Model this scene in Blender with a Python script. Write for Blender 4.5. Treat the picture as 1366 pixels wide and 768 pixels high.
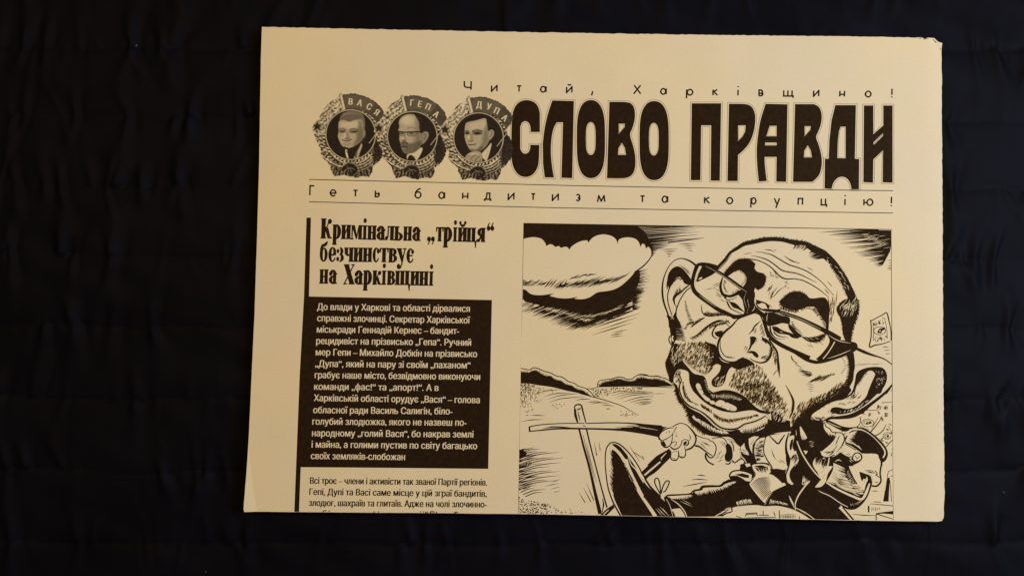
import bpy, bmesh, math, random
import numpy as np
from mathutils import Vector
from mathutils.geometry import tessellate_polygon, delaunay_2d_cdt

for o in list(bpy.data.objects):
    bpy.data.objects.remove(o)
S = bpy.context.scene
COL = S.collection
rnd = random.Random(7)

# ------------------------------------------------------------------ camera
T = 0.0022                       # height of the folded newspaper's printed face
FPX = 1000.0                     # focal length in photograph pixels (1366 wide)
CX, CY = 0.1485, 0.10425         # newspaper centre -> world origin
RV = np.radians([2.33319099, -0.54268984, 1.01400428])
CP = np.array([0.10807374 - CX, 0.08353699 - CY, 0.32271227 + T])
def rodrigues(v):
    a = np.linalg.norm(v); k = v / a
    K = np.array([[0, -k[2], k[1]], [k[2], 0, -k[0]], [-k[1], k[0], 0]])
    return np.eye(3) + math.sin(a) * K + (1 - math.cos(a)) * K @ K
CR = rodrigues(RV)
cam = bpy.data.cameras.new('camera')
cam.sensor_width = 36.0
cam.lens = 36.0 * FPX / 1366.0
cam.clip_start = 0.01
cam.clip_end = 50
camo = bpy.data.objects.new('camera', cam)
COL.objects.link(camo)
from mathutils import Matrix
M4 = Matrix([list(CR[0]) + [CP[0]], list(CR[1]) + [CP[1]], list(CR[2]) + [CP[2]], [0, 0, 0, 1]])
camo.matrix_world = M4
S.camera = camo

# ------------------------------------------------------------------ light: one warm room lamp up to the right, dim room
W = bpy.data.worlds.new('World'); S.world = W
W.use_nodes = True
W.node_tree.nodes['Background'].inputs[0].default_value = (0.95, 0.85, 0.70, 1)
W.node_tree.nodes['Background'].inputs[1].default_value = 0.02
def area(name, loc, target, size, power, col):
    l = bpy.data.lights.new(name, 'AREA'); l.shape = 'DISK'; l.size = size; l.energy = power; l.color = col
    o = bpy.data.objects.new(name, l); COL.objects.link(o); o.location = loc
    o.rotation_euler = (Vector(target) - Vector(loc)).to_track_quat('-Z', 'Y').to_euler()
    return o
area('window_light', (0.56, 0.09, 0.60), (0.02, 0, 0), 0.40, 7.6, (0.70, 0.81, 1.0))
area('room_lamp', (-0.35, 0.30, 1.25), (0, 0, 0), 0.45, 9.0, (1.0, 0.66, 0.16))

S.view_settings.view_transform = 'Standard'
S.view_settings.look = 'None'
S.view_settings.exposure = 0.0
S.view_settings.gamma = 1.0
S.cycles.use_denoising = True
S.cycles.max_bounces = 6

# ------------------------------------------------------------------ materials
def nt(name):
    m = bpy.data.materials.new(name); m.use_nodes = True
    t = m.node_tree; b = t.nodes['Principled BSDF']
    return m, t, b
def node(t, typ, **kw):
    n = t.nodes.new(typ)
    for k, v in kw.items(): setattr(n, k, v)
    return n
def noise(t, vec, scale, detail=4, rough=0.55):
    n = node(t, 'ShaderNodeTexNoise')
    n.inputs['Scale'].default_value = scale; n.inputs['Detail'].default_value = detail
    n.inputs['Roughness'].default_value = rough
    t.links.new(vec, n.inputs['Vector']); return n.outputs['Fac']
def ramp(t, fac, p0, c0, p1, c1):
    r = node(t, 'ShaderNodeValToRGB')
    r.color_ramp.elements[0].position = p0; r.color_ramp.elements[0].color = c0
    r.color_ramp.elements[1].position = p1; r.color_ramp.elements[1].color = c1
    t.links.new(fac, r.inputs[0]); return r.outputs[0]
def mixc(t, fac, a, b, mode='MIX'):
    n = node(t, 'ShaderNodeMix', data_type='RGBA', blend_type=mode)
    if isinstance(fac, float): n.inputs[0].default_value = fac
    else: t.links.new(fac, n.inputs[0])
    for k, v in ((6, a), (7, b)):
        if isinstance(v, tuple): n.inputs[k].default_value = v
        else: t.links.new(v, n.inputs[k])
    return n.outputs[2]
def bump(t, h, strength, dist, normal=None):
    n = node(t, 'ShaderNodeBump'); n.inputs['Strength'].default_value = strength
    n.inputs['Distance'].default_value = dist; t.links.new(h, n.inputs['Height'])
    if normal: t.links.new(normal, n.inputs['Normal'])
    return n.outputs['Normal']
PAPER = (0.602, 0.500, 0.345, 1)
INK = (0.0130, 0.0072, 0.0042, 1)
def paper_nodes(t):
    v = node(t, 'ShaderNodeTexCoord').outputs['Object']
    big = noise(t, v, 14, 3)
    mid = noise(t, v, 55, 4)
    fine = noise(t, v, 900, 3)
    c = mixc(t, ramp(t, big, .35, (0, 0, 0, 1), .68, (1, 1, 1, 1)), PAPER, (0.642, 0.513, 0.292, 1))
    c = mixc(t, ramp(t, mid, .40, (0, 0, 0, 1), .70, (.5, .5, .5, 1)), c, (0.560, 0.485, 0.315, 1))
    c = mixc(t, 0.10, c, ramp(t, fine, .3, (.42, .36, .24, 1), .7, (.68, .58, .42, 1)))
    return v, c, big, fine
def paper_normal(t, v, fine):
    mp = node(t, 'ShaderNodeMapping'); mp.inputs['Scale'].default_value = (1.0, 0.35, 1)
    t.links.new(v, mp.inputs['Vector'])
    wav = noise(t, mp.outputs[0], 22, 1, .4)
    n1 = bump(t, wav, 0.7, 0.0022)
    return bump(t, fine, 0.18, 0.00012, n1)
def paper_mat(name):
    m, t, b = nt(name)
    v, c, big, fine = paper_nodes(t)
    t.links.new(c, b.inputs['Base Color'])
    t.links.new(paper_normal(t, v, fine), b.inputs['Normal'])
    b.inputs['Roughness'].default_value = 0.72
    b.inputs['Specular IOR Level'].default_value = 0.25
    return m
def ink_nodes(t, v):
    f = noise(t, v, 500, 4)
    return mixc(t, ramp(t, f, .38, (0, 0, 0, 1), .72, (1, 1, 1, 1)), INK, (0.0200, 0.0115, 0.0065, 1))
def ink_mat(name):
    m, t, b = nt(name)
    v = node(t, 'ShaderNodeTexCoord').outputs['Object']
    t.links.new(ink_nodes(t, v), b.inputs['Base Color'])
    t.links.new(paper_normal(t, v, noise(t, v, 900, 3)), b.inputs['Normal'])
    b.inputs['Roughness'].default_value = 0.54
    b.inputs['Specular IOR Level'].default_value = 0.055
    b.inputs['Specular Tint'].default_value = (1.0, 0.50, 0.14, 1)
    return m
M_PAPER = paper_mat('newsprint_paper')
M_INK = ink_mat('printing_ink')
# printed photographs: halftone density stored per vertex (0 = solid ink, 1 = bare paper)
M_TONE, t, b = nt('halftone_print')
v, c, big, fine = paper_nodes(t)
a = node(t, 'ShaderNodeAttribute', attribute_name='halftone')
t.links.new(mixc(t, a.outputs['Fac'], ink_nodes(t, v), c), b.inputs['Base Color'])
t.links.new(paper_normal(t, v, fine), b.inputs['Normal'])
b.inputs['Roughness'].default_value = 0.65; b.inputs['Specular IOR Level'].default_value = 0.12
# page edges: browner
M_EDGE, t, b = nt('browned_page_edge')
v = node(t, 'ShaderNodeTexCoord').outputs['Object']
t.links.new(ramp(t, noise(t, v, 260, 4), .35, (.16, .09, .035, 1), .7, (.42, .30, .14, 1)), b.inputs['Base Color'])
b.inputs['Roughness'].default_value = 0.85
# cloth: black-navy quilted satin
M_CLOTH, t, b = nt('dark_quilted_satin')
v = node(t, 'ShaderNodeTexCoord').outputs['Object']
t.links.new(ramp(t, noise(t, v, 30, 4), .3, (.0017, .0017, .0030, 1), .75, (.0030, .0030, .0055, 1)), b.inputs['Base Color'])
wv = noise(t, v, 1800, 2)
t.links.new(bump(t, wv, 0.25, 0.0002), b.inputs['Normal'])
b.inputs['Roughness'].default_value = 0.60
b.inputs['Specular IOR Level'].default_value = 0.04
b.inputs['Specular Tint'].default_value = (.92, .86, .95, 1)
b.inputs['Sheen Weight'].default_value = 0.0
b.inputs['Sheen Roughness'].default_value = 0.5
M_LINT, t, b = nt('pale_lint')
v = node(t, 'ShaderNodeTexCoord').outputs['Object']
t.links.new(ramp(t, noise(t, v, 3000, 2), .3, (.04, .04, .05, 1), .7, (.12, .12, .13, 1)), b.inputs['Base Color'])

# ------------------------------------------------------------------ scene helpers
def ray(x, y, z=T):
    d = CR @ np.array([(x - 683.0) / FPX, -(y - 384.0) / FPX, -1.0])
    s = (z - CP[2]) / d[2]
    p = CP + s * d
    return float(p[0]), float(p[1])
def P_np(pts, z=T):
    a = np.asarray(pts, float)
    d = np.stack([(a[:, 0] - 683.0) / FPX, -(a[:, 1] - 384.0) / FPX, -np.ones(len(a))], 1) @ CR.T
    s = (z - CP[2]) / d[:, 2]
    return CP[:2] + s[:, None] * d[:, :2]
def link(name, me, parent=None, mats=()):
    o = bpy.data.objects.new(name, me); COL.objects.link(o)
    for m in mats: me.materials.append(m)
    if parent is not None: o.parent = parent
    return o
def tag(o, label, cat=None, group=None, kind=None):
    o['label'] = label
    if cat: o['category'] = cat
    if group: o['group'] = group
    if kind: o['kind'] = kind
    return o

paper_root = bpy.data.objects.new('folded_newspaper', None)
COL.objects.link(paper_root)
paper_root.empty_display_size = 0.05
tag(paper_root, 'yellowed folded newspaper with bold black masthead and caricature, lying on dark quilted cloth', 'newspaper')

# ------------------------------------------------------------------ print engine: everything printed lies on the sheet's plane
def spline(pts, closed=False, n=6):
    p = [np.array(q[:2], float) for q in pts]
    m = len(p); out = []
    segs = m if closed else m - 1
    for i in range(segs):
        if closed: a, b_, c_, d_ = p[i - 1], p[i], p[(i + 1) % m], p[(i + 2) % m]
        else: a, b_, c_, d_ = p[max(i - 1, 0)], p[i], p[i + 1], p[min(i + 2, m - 1)]
        for k in range(n):
            u = k / n
            out.append(0.5 * ((2 * b_) + (-a + c_) * u + (2 * a - 5 * b_ + 4 * c_ - d_) * u * u + (-a + 3 * b_ - 3 * c_ + d_) * u ** 3))
    if not closed: out.append(p[-1])
    return out
def resample(pts, n):
    p = np.array([q[:2] for q in pts], float)
    d = np.r_[0, np.cumsum(np.hypot(*(np.diff(p, axis=0).T)))]
    s = np.linspace(0, d[-1], n)
    return np.stack([np.interp(s, d, p[:, 0]), np.interp(s, d, p[:, 1])], 1)
def inside(poly, x, y):
    c = False; j = len(poly) - 1
    for i in range(len(poly)):
        xi, yi = poly[i][0], poly[i][1]; xj, yj = poly[j][0], poly[j][1]
        if (yi > y) != (yj > y) and x < (xj - xi) * (y - yi) / (yj - yi + 1e-12) + xi: c = not c
        j = i
    return c
def round_poly(pts, n=3):
    """smooth an inked shape between its sharp corners"""
    m = len(pts); P = [np.array(q[:2], float) for q in pts]; sharp = []
    for i in range(m):
        u, v = P[i] - P[i - 1], P[(i + 1) % m] - P[i]
        if float(u @ v) < .45 * np.hypot(*u) * np.hypot(*v): sharp.append(i)
    if not sharp: return spline(pts, True, n)
    out = []
    for k, i in enumerate(sharp):
        j = sharp[(k + 1) % len(sharp)]; c = [i]
        while c[-1] != j or len(c) == 1:
            c.append((c[-1] + 1) % m)
            if c[-1] == j: break
        seg = [P[q] for q in c]
        out += (spline(seg, False, n) if len(seg) > 2 else seg)[:-1]
    return [tuple(q) for q in out]
class Print:
    """flat printing on the page; coordinates of a view box (x0,y0,scale) on the page"""
    STEP = 4.0e-7
    def __init__(s, base=3e-5):
        s.v = []; s.f = []; s.m = []; s.z = base; s.box = (0, 0, 1.0); s.organic = False
    def at(s, x0, y0, sc): s.box = (x0, y0, sc); return s
    def px(s, q): return (s.box[0] + q[0] / s.box[2], s.box[1] + q[1] / s.box[2])
    def _add(s, pts, faces, mat):
        k = len(s.v)
        s.v += [(p[0], p[1], s.z) for p in pts]
        s.f += [tuple(k + i for i in f) for f in faces]; s.m += [mat] * len(faces)
    def up(s): s.z += s.STEP
    def fill(s, pts, mat=0, holes=(), smooth=0):
        s.up()
        if smooth == 0 and s.organic and len(pts) > 6: pts = round_poly(pts)
        elif smooth: pts = spline(pts, True, smooth)
        loops = [[s.px(q) for q in pts]] + [[s.px(q) for q in (spline(h, True, smooth) if smooth else h)] for h in holes]
        flat = [q for l in loops for q in l]
        tri = tessellate_polygon([[Vector((q[0], q[1], 0)) for q in l] for l in loops])
        s._add(flat, [f for f in tri], mat)
    def _strip(s, P, w, mat):
        P = np.asarray(P, float)
        if len(P) < 2: return
        t_ = np.gradient(P, axis=0); l = np.hypot(t_[:, 0], t_[:, 1]) + 1e-9
        n_ = np.stack([-t_[:, 1] / l, t_[:, 0] / l], 1)
        w = np.asarray(w)[:, None] * 0.5
        A = P + n_ * w; B = P - n_ * w
        k = len(P)
        s._add(list(map(tuple, A)) + list(map(tuple, B)), [(i, i + 1, k + i + 1, k + i) for i in range(k - 1)], mat)
    def line(s, pts, w, mat=0, n=6, straight=False, up=True):
        """w: number, or list of widths spread along the stroke (view box units)"""
        if up: s.up()
        if straight and not isinstance(w, (list, tuple)) and len(pts) > 2:      # break at sharp corners
            cut = [0]
            for i in range(1, len(pts) - 1):
                a = np.subtract(pts[i][:2], pts[i - 1][:2]); b_ = np.subtract(pts[i + 1][:2], pts[i][:2])
                if float(a @ b_) < .82 * (np.hypot(*a) * np.hypot(*b_) + 1e-9): cut.append(i)
            cut.append(len(pts) - 1)
            if len(cut) > 2:
                for i0, i1 in zip(cut[:-1], cut[1:]):
                    q = [list(p[:2]) for p in pts[i0:i1 + 1]]
                    for e, f in ((0, 1), (-1, -2)):                              # square the joints
                        if (e == 0 and i0 > 0) or (e == -1 and i1 < len(pts) - 1):
                            d = np.subtract(q[e], q[f]); l = np.hypot(*d) + 1e-9
                            q[e] = [q[e][0] + d[0] / l * w * .45, q[e][1] + d[1] / l * w * .45]
                    s.line(q, w, mat, n, True, False)
                return
        q = [s.px(p) for p in pts]
        c = np.array(q if (straight or len(q) < 3) else spline(q, False, n), float)
        if len(c) == 2: c = np.linspace(c[0], c[1], 3 if isinstance(w, (list, tuple)) else 2)
        if isinstance(w, (list, tuple)):
            c = resample(c, max(len(c), 2 * len(w) - 1, 5))
            d = np.r_[0, np.cumsum(np.hypot(*(np.diff(c, axis=0).T)))]; d /= d[-1] + 1e-12
            ww = np.interp(d, np.linspace(0, 1, len(w)), w)
        else: ww = np.full(len(c), float(w))
        s._strip(c, ww / s.box[2], mat)
    def hatch(s, segs, w=7, mat=0, taper='end'):
        s.up()
        for a in segs:
            ww = w * rnd.uniform(.8, 1.25); s.z += 4e-8
            p = [(a[0], a[1]), ((a[0] + a[2]) / 2 + rnd.uniform(-2, 2), (a[1] + a[3]) / 2 + rnd.uniform(-2, 2)), (a[2], a[3])]
            prof = {'end': [ww, ww * .8, ww * .1], 'both': [ww * .15, ww, ww * .15], 'start': [ww * .1, ww * .8, ww]}[taper]
            s.line(p, prof, mat, n=3, up=False)
    def between(s, A, B, n, w=7, mat=0, jit=4, taper='end', lj=.25):
        """strokes from curve A to curve B"""
        a = resample([s_ for s_ in (spline(A) if len(A) > 2 else A)], n); b_ = resample([s_ for s_ in (spline(B) if len(B) > 2 else B)], n)
        segs = []
        for p, q in zip(a, b_):
            k = 1 - rnd.random() * lj
            e = p + (q - p) * k
            segs.append((p[0] + rnd.uniform(-jit, jit), p[1] + rnd.uniform(-jit, jit), e[0] + rnd.uniform(-jit, jit), e[1] + rnd.uniform(-jit, jit)))
        s.hatch(segs, w, mat, taper)
    def scrub(s, poly, n, ang, length, w=6, mat=0, spread=14, dens=None, taper='both'):
        """short strokes scattered in a region, angle in degrees (0 = right, 90 = down)"""
        xs = [q[0] for q in poly]; ys = [q[1] for q in poly]; segs = []
        tries = 0
        while len(segs) < n and tries < n * 40:
            tries += 1
            x = rnd.uniform(min(xs), max(xs)); y = rnd.uniform(min(ys), max(ys))
            if not inside(poly, x, y): continue
            if dens and rnd.random() > dens(x, y): continue
            a_ = ang(x, y) if callable(ang) else ang
            a_ = math.radians(a_ + rnd.uniform(-spread, spread)); l = length * rnd.uniform(.6, 1.25) / 2
            segs.append((x - math.cos(a_) * l, y - math.sin(a_) * l, x + math.cos(a_) * l, y + math.sin(a_) * l))
        s.hatch(segs, w, mat, taper)
    def fur(s, pts, length, n, w=8, lean=0.4, mat=0, side=1):
        c = resample(spline(pts), n); t_ = np.gradient(c, axis=0); l = np.hypot(t_[:, 0], t_[:, 1]) + 1e-9
        segs = []
        for p, d, q in zip(c, t_, l):
            d = d / q; nn = np.array([d[1], -d[0]]) * side
            L = length * rnd.uniform(.5, 1.3)
            e = p + (nn + d * lean * rnd.uniform(.4, 1.6)) * L
            b0 = p - nn * length * .4
            segs.append((b0[0], b0[1], e[0], e[1]))
        s.hatch(segs, w, mat, 'end')
    def dots(s, poly, n, r=3, mat=0, dens=None):
        s.up(); xs = [q[0] for q in poly]; ys = [q[1] for q in poly]; k = 0; tries = 0
        while k < n and tries < n * 30:
            tries += 1
            x = rnd.uniform(min(xs), max(xs)); y = rnd.uniform(min(ys), max(ys))
            if not inside(poly, x, y) or (dens and rnd.random() > dens(x, y)): continue
            k += 1; rr = r * rnd.uniform(.6, 1.3); a0 = rnd.random() * 3
            pts = [s.px((x + rr * math.cos(a0 + i * 1.2566), y + rr * math.sin(a0 + i * 1.2566))) for i in range(5)]
            s._add(pts, [(0, 1, 2, 3, 4)], mat)
    def build(s, name, parent, label=None, clips=None):
        v = np.array(s.v, float)
        if clips:                                           # the drawing stops at its frame and at the fold
            bm = bmesh.new(); L = bm.faces.layers.int.new('m')
            vs = [bm.verts.new((a, b_, c * 1e4)) for a, b_, c in v]
            for f, m in zip(s.f, s.m):
                try: bm.faces.new([vs[i] for i in f])[L] = m
                except ValueError: pass
            for (x0, y0), (x1, y1) in clips:                # keep what lies left of the directed line (y down)
                bmesh.ops.bisect_plane(bm, geom=bm.verts[:] + bm.edges[:] + bm.faces[:], dist=1e-7, plane_co=(x0, y0, 0), plane_no=(-(y1 - y0), x1 - x0, 0), clear_outer=True)
            for w in [w for w in bm.verts if not w.link_faces]: bm.verts.remove(w)
            bm.verts.index_update()
            v = np.array([tuple(w.co) for w in bm.verts]); v[:, 2] *= 1e-4
            s.f = [tuple(w.index for w in f.verts) for f in bm.faces]; s.m = [f[L] for f in bm.faces]; bm.free()
        xy = P_np(v[:, :2]); co = np.column_stack([xy, T + v[:, 2]])
        me = bpy.data.meshes.new(name); me.from_pydata([tuple(map(float, c)) for c in co], [], s.f); me.update()
        # all print faces look up
        bm = bmesh.new(); bm.from_mesh(me)
        for f in bm.faces:
            f.normal_update()
            if f.normal.z < 0: f.normal_flip()
        bm.to_mesh(me); bm.free()
        o = link(name, me, parent, (M_INK, M_PAPER))
        me.polygons.foreach_set('material_index', np.array(s.m, dtype=np.int32))
        if label: o['label'] = label
        return o
def group_part(name, parent, label=None):
    o = bpy.data.objects.new(name, None); COL.objects.link(o); o.parent = parent; o.empty_display_size = .01
    if label: o['label'] = label
    return o
# ------------------------------------------------------------------ setting: the dark quilted cloth
def vnoise(x, y, seed):
    """smooth value noise on arrays"""
    r = np.random.RandomState(seed).rand(256, 256)
    xi = np.floor(x).astype(int); yi = np.floor(y).astype(int); fx = x - xi; fy = y - yi
    fx = fx * fx * (3 - 2 * fx); fy = fy * fy * (3 - 2 * fy)
    g = lambda i, j: r[i % 256, j % 256]
    return (g(xi, yi) * (1 - fx) + g(xi + 1, yi) * fx) * (1 - fy) + (g(xi, yi + 1) * (1 - fx) + g(xi + 1, yi + 1) * fx) * fy
def make_cloth():
    nx, ny = 620, 430
    xs = np.linspace(-0.36, 0.36, nx); ys = np.linspace(-0.25, 0.25, ny)
    X, Y = np.meshgrid(xs, ys)
    ct, st = math.cos(math.radians(-1.0)), math.sin(math.radians(-1.0))
    U = X * ct - Y * st; V = X * st + Y * ct
    V = V + 0.0030 * (vnoise(U * 25 + 50, V * 8 + 50, 1) - .5) + 0.0022 * (vnoise(U * 80 + 50, V * 40 + 50, 6) - .5)
    pitch = 0.0310
    ph = (V - 0.0068) / pitch
    k = np.floor(ph); f = ph - k                          # 0..1 across one quilted channel
    seam = np.minimum(f, 1 - f)                           # 0 at the stitching
    puff = 1 - np.exp(-seam / 0.10)
    kk = k * 17.3 + 200
    Z = -0.0046 + (0.00005 + 0.0007 * vnoise(U * 70 + kk, kk, 8) ** 2 + .00025) * puff + 0.0016 * (vnoise(U * 20 + 60, V * 24 + 90, 5) - .5) + 0.0008 * (vnoise(U * 55 + 2 * V * 55 + 90, V * 34 + 90, 9) - .5)
    # gathers: soft wedges fanning out above and below each row of stitching, every one its own
    r = np.random.RandomState(12)
    for row in range(int(k.min()), int(k.max()) + 2):
        for _ in range(92):
            u0 = r.uniform(-.37, .37); w0 = r.uniform(.0010, .0030); amp = r.uniform(.2, 1.0) ** 1.4
            for side in (0, 1):                           # below the seam / above it
                if r.rand() < .25: continue
                lean = r.normal(0, .0065); bend = r.normal(0, .006); L = r.uniform(.22, .62); a_ = amp * r.uniform(.4, 1.2) * w0 * .80
                m = (k == row - side) & (np.abs(U - u0) < .030)
                ff = (1 - f[m]) if side else f[m]
                w = w0 * (.65 + 1.7 * ff)
                du = (U[m] - u0 - lean * ff - bend * ff * ff) / w
                Z[m] += a_ * (np.exp(-du * du) - .4 * np.exp(-((du - 1.7) / 1.3) ** 2)) * np.exp(-(ff / L) ** 2)
    Z = np.minimum(Z, -0.0003 + 0.15 * (Z + 0.0003))
    # stitches: a row of little dimples along every seam
    Z -= 0.00022 * np.exp(-(seam / 0.02) ** 2) * (0.5 + 0.5 * np.sin(U * 2 * np.pi / 0.0032))
    # pressed flat under the paper
    inx = np.clip((0.152 - np.abs(X)) / 0.006, 0, 1); iny = np.clip((0.107 - np.abs(Y)) / 0.006, 0, 1)
    flat = inx * iny
    Z = np.minimum(Z, -0.00005) * (1 - .35 * flat)
    n = nx * ny
    co = np.stack([X, Y, Z], 2).reshape(-1, 3)
    idx = np.arange(n).reshape(ny, nx)
    q = np.stack([idx[:-1, :-1], idx[:-1, 1:], idx[1:, 1:], idx[1:, :-1]], 2).reshape(-1, 4)
    me = bpy.data.meshes.new('quilted_cloth')
    me.from_pydata(co.tolist(), [], q.tolist()); me.update()
    me.polygons.foreach_set('use_smooth', np.ones(len(me.polygons), dtype=bool))
    o = link('quilted_cloth', me, None, (M_CLOTH,))
    tag(o, 'black navy quilted cloth with rows of stitched gathers under the newspaper', 'cloth', kind='structure')
    return o
make_cloth()
def make_lint(x, y, label, seed, size):
    r = random.Random(seed); bm = bmesh.new()
    cx, cy = ray(x, y, -0.0004)
    # a tangle of three short fibres
    for k in range(3):
        a = r.uniform(0, 6.28); L = size * r.uniform(.6, 1.1); prev = None
        for i in range(6):
            u = i / 5 - .5
            c = Vector((cx + math.cos(a) * L * u + math.sin(u * 6 + k) * size * .18, cy + math.sin(a) * L * u + math.cos(u * 5 + k) * size * .18, -0.0001 + .0004 * math.cos(u * 3)))
            ring = [bm.verts.new(c + Vector((math.cos(q), math.sin(q) * .6, math.sin(q))) * size * .13) for q in (0, 1.57, 3.14, 4.71)]
            if prev:
                for j in range(4): bm.faces.new((prev[j], prev[(j + 1) % 4], ring[(j + 1) % 4], ring[j]))
            prev = ring
    me = bpy.data.meshes.new('lint_speck'); bm.to_mesh(me); bm.free()
    return tag(link('lint_speck', me, None, (M_LINT,)), label, 'lint', 'lint specks on the dark cloth')
make_lint(183, 61.5, 'tiny pale lint speck on the cloth left of the newspaper, up near the top', 1, .0009)
make_lint(1338, 656, 'pale round lint speck on the cloth right of the newspaper', 2, .0010)
make_lint(275, 761.5, 'tiny lint speck on the cloth below the newspaper, near the bottom left', 3, .0008)

# ------------------------------------------------------------------ the sheets of the newspaper
OUT_L = [(349.5, 36.5), (348, 80), (347, 140), (345.6, 225), (342.8, 320), (339.6, 417), (336, 495), (332.4, 571), (329.2, 630), (326, 678), (327.2, 681.6)]
OUT_B = [(400, 682.5), (480, 683), (560, 683.5), (690, 684.9), (780, 686.4), (860, 688), (960, 689.9), (1060, 691.8), (1130, 693.4), (1190, 694.3), (1250, 694.9)]
OUT_R = [(1256, 693.6), (1258.2, 689), (1258.9, 672), (1259.6, 655), (1258.9, 600), (1258.1, 540), (1257.6, 470), (1257.3, 380), (1256.8, 280), (1256.2, 200), (1255.7, 140), (1256, 106), (1255.3, 90), (1255.6, 64)]
OUT_T = [(1256.5, 58.2), (1252, 56.6), (1248.5, 54), (1246, 51.6), (1243, 50.9), (1237, 51.2), (1233, 52.3), (1229, 50.8), (1160, 49.6), (1060, 48.5), (960, 47.4), (860, 46), (760, 44.5), (660, 42.6), (560, 40.8), (480, 39.2), (420, 37.9)]
def rough_outline():
    r = random.Random(3); pts = []
    def run(seq, amp, step):
        for a, b_ in zip(seq[:-1], seq[1:]):
            L = math.hypot(b_[0] - a[0], b_[1] - a[1]); n = max(1, int(L / step))
            for i in range(n):
                u = i / n
                pts.append((a[0] + (b_[0] - a[0]) * u + r.uniform(-amp, amp), a[1] + (b_[1] - a[1]) * u + r.uniform(-amp, amp)))
    run(OUT_L + [OUT_B[0]], .08, 9)
    run(OUT_B + [OUT_R[0]], .10, 12)
    run(OUT_R + [OUT_T[0]], .30, 5)
    run(OUT_T + [OUT_L[0]], .38, 4.5)
    return pts
OUTLINE = rough_outline()
def sheet_z(x, y):
    """only the bare margins leave the plane: the crease at the lower left corner, worn right corners"""
    z = 0.0
    cr_x = 331.5 + 11.5 * ((max(y, 585) - 585) / 97.0) ** 1.5
    if y > 585 and x < cr_x:
        z += 0.0011 * min(1, (cr_x - x) / 15.0) * min(1, (y - 585) / 40)
    d = math.hypot(x - 1258, y - 695)
    if d < 14: z -= 0.0009 * (1 - d / 14)
    d = math.hypot(x - 1256, y - 54)
    if d < 16: z -= 0.0010 * (1 - d / 16)
    if x > 1232: z -= 0.0006 * ((x - 1232) / 27) ** 2
    return z
def sheet(name, outline, ztop, thick, bulge, use_z):
    bm = bmesh.new()
    vs = [bm.verts.new((x, y, 0)) for x, y in outline]
    f = bm.faces.new(vs)
    bmesh.ops.triangulate(bm, faces=[f])
    if use_z:
        cuts = [(x, 0) for x in (327, 329, 331, 333, 335, 337, 339, 341, 344, 350, 360, 390)] + [(x, 0) for x in range(430, 1200, 60)] + [(x, 0) for x in range(1200, 1262, 4)]
        cuts += [(y, 1) for y in list(range(40, 76, 4)) + list(range(100, 580, 60)) + list(range(585, 696, 5))]
        for c, ax in cuts:
            bmesh.ops.bisect_plane(bm, geom=bm.verts[:] + bm.edges[:] + bm.faces[:], dist=1e-6, plane_co=((c, 0, 0) if ax == 0 else (0, c, 0)), plane_no=((1, 0, 0) if ax == 0 else (0, 1, 0)))
    # drop the side walls as a small rounded lip
    for f in bm.faces: f.material_index = 0
    bnd = [e for e in bm.edges if e.is_boundary]
    for k, (dz, g) in enumerate(((-.35, bulge), (-1.0, bulge * .4))):
        r = bmesh.ops.extrude_edge_only(bm, edges=bnd)
        nv = [g_ for g_ in r['geom'] if isinstance(g_, bmesh.types.BMVert)]
        bnd = [g_ for g_ in r['geom'] if isinstance(g_, bmesh.types.BMEdge) and g_.is_boundary]
        for v in nv: v.co.z = dz
        for v in nv:
            cx, cy = 792, 366
            dx, dy = v.co.x - cx, v.co.y - cy
            v.co.x += (1 if dx > 0 else -1) * g * (abs(dx) / 465) ** 8; v.co.y += (1 if dy > 0 else -1) * g * (abs(dy) / 328) ** 8
        for g_ in r['geom']:
            if isinstance(g_, bmesh.types.BMFace): g_.material_index = 1
    for v in bm.verts:
        x, y, dz = v.co
        px_, py_ = ray(x, y, ztop)
        v.co = (px_, py_, ztop + (sheet_z(x, y) if use_z else 0) + dz * thick)
    bmesh.ops.recalc_face_normals(bm, faces=bm.faces[:])
    if sum(f.normal.z for f in bm.faces if f.material_index == 0) < 0:
        for f in bm.faces: f.normal_flip()
    me = bpy.data.meshes.new(name); bm.to_mesh(me); bm.free()
    return link(name, me, paper_root, (M_PAPER, M_EDGE))
front_sheet = sheet('front_page', OUTLINE, T, 0.00045, 0.25, True)
front_sheet['label'] = 'yellowed front page with printed upper half showing'
r_ = random.Random(9)
for k in range(2):
    o_ = [(x + (0.55 - .35 * k if x > 1100 else -.1) + r_.uniform(-.12, .12), y + (-.3 + .5 * k if y < 100 else (.25 if y > 600 else 0)) + r_.uniform(-.12, .12)) for x, y in OUTLINE]
    sheet('inner_pages', o_, T - 0.0008 - 0.00075 * k, 0.00062, 0.3, False)
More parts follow.
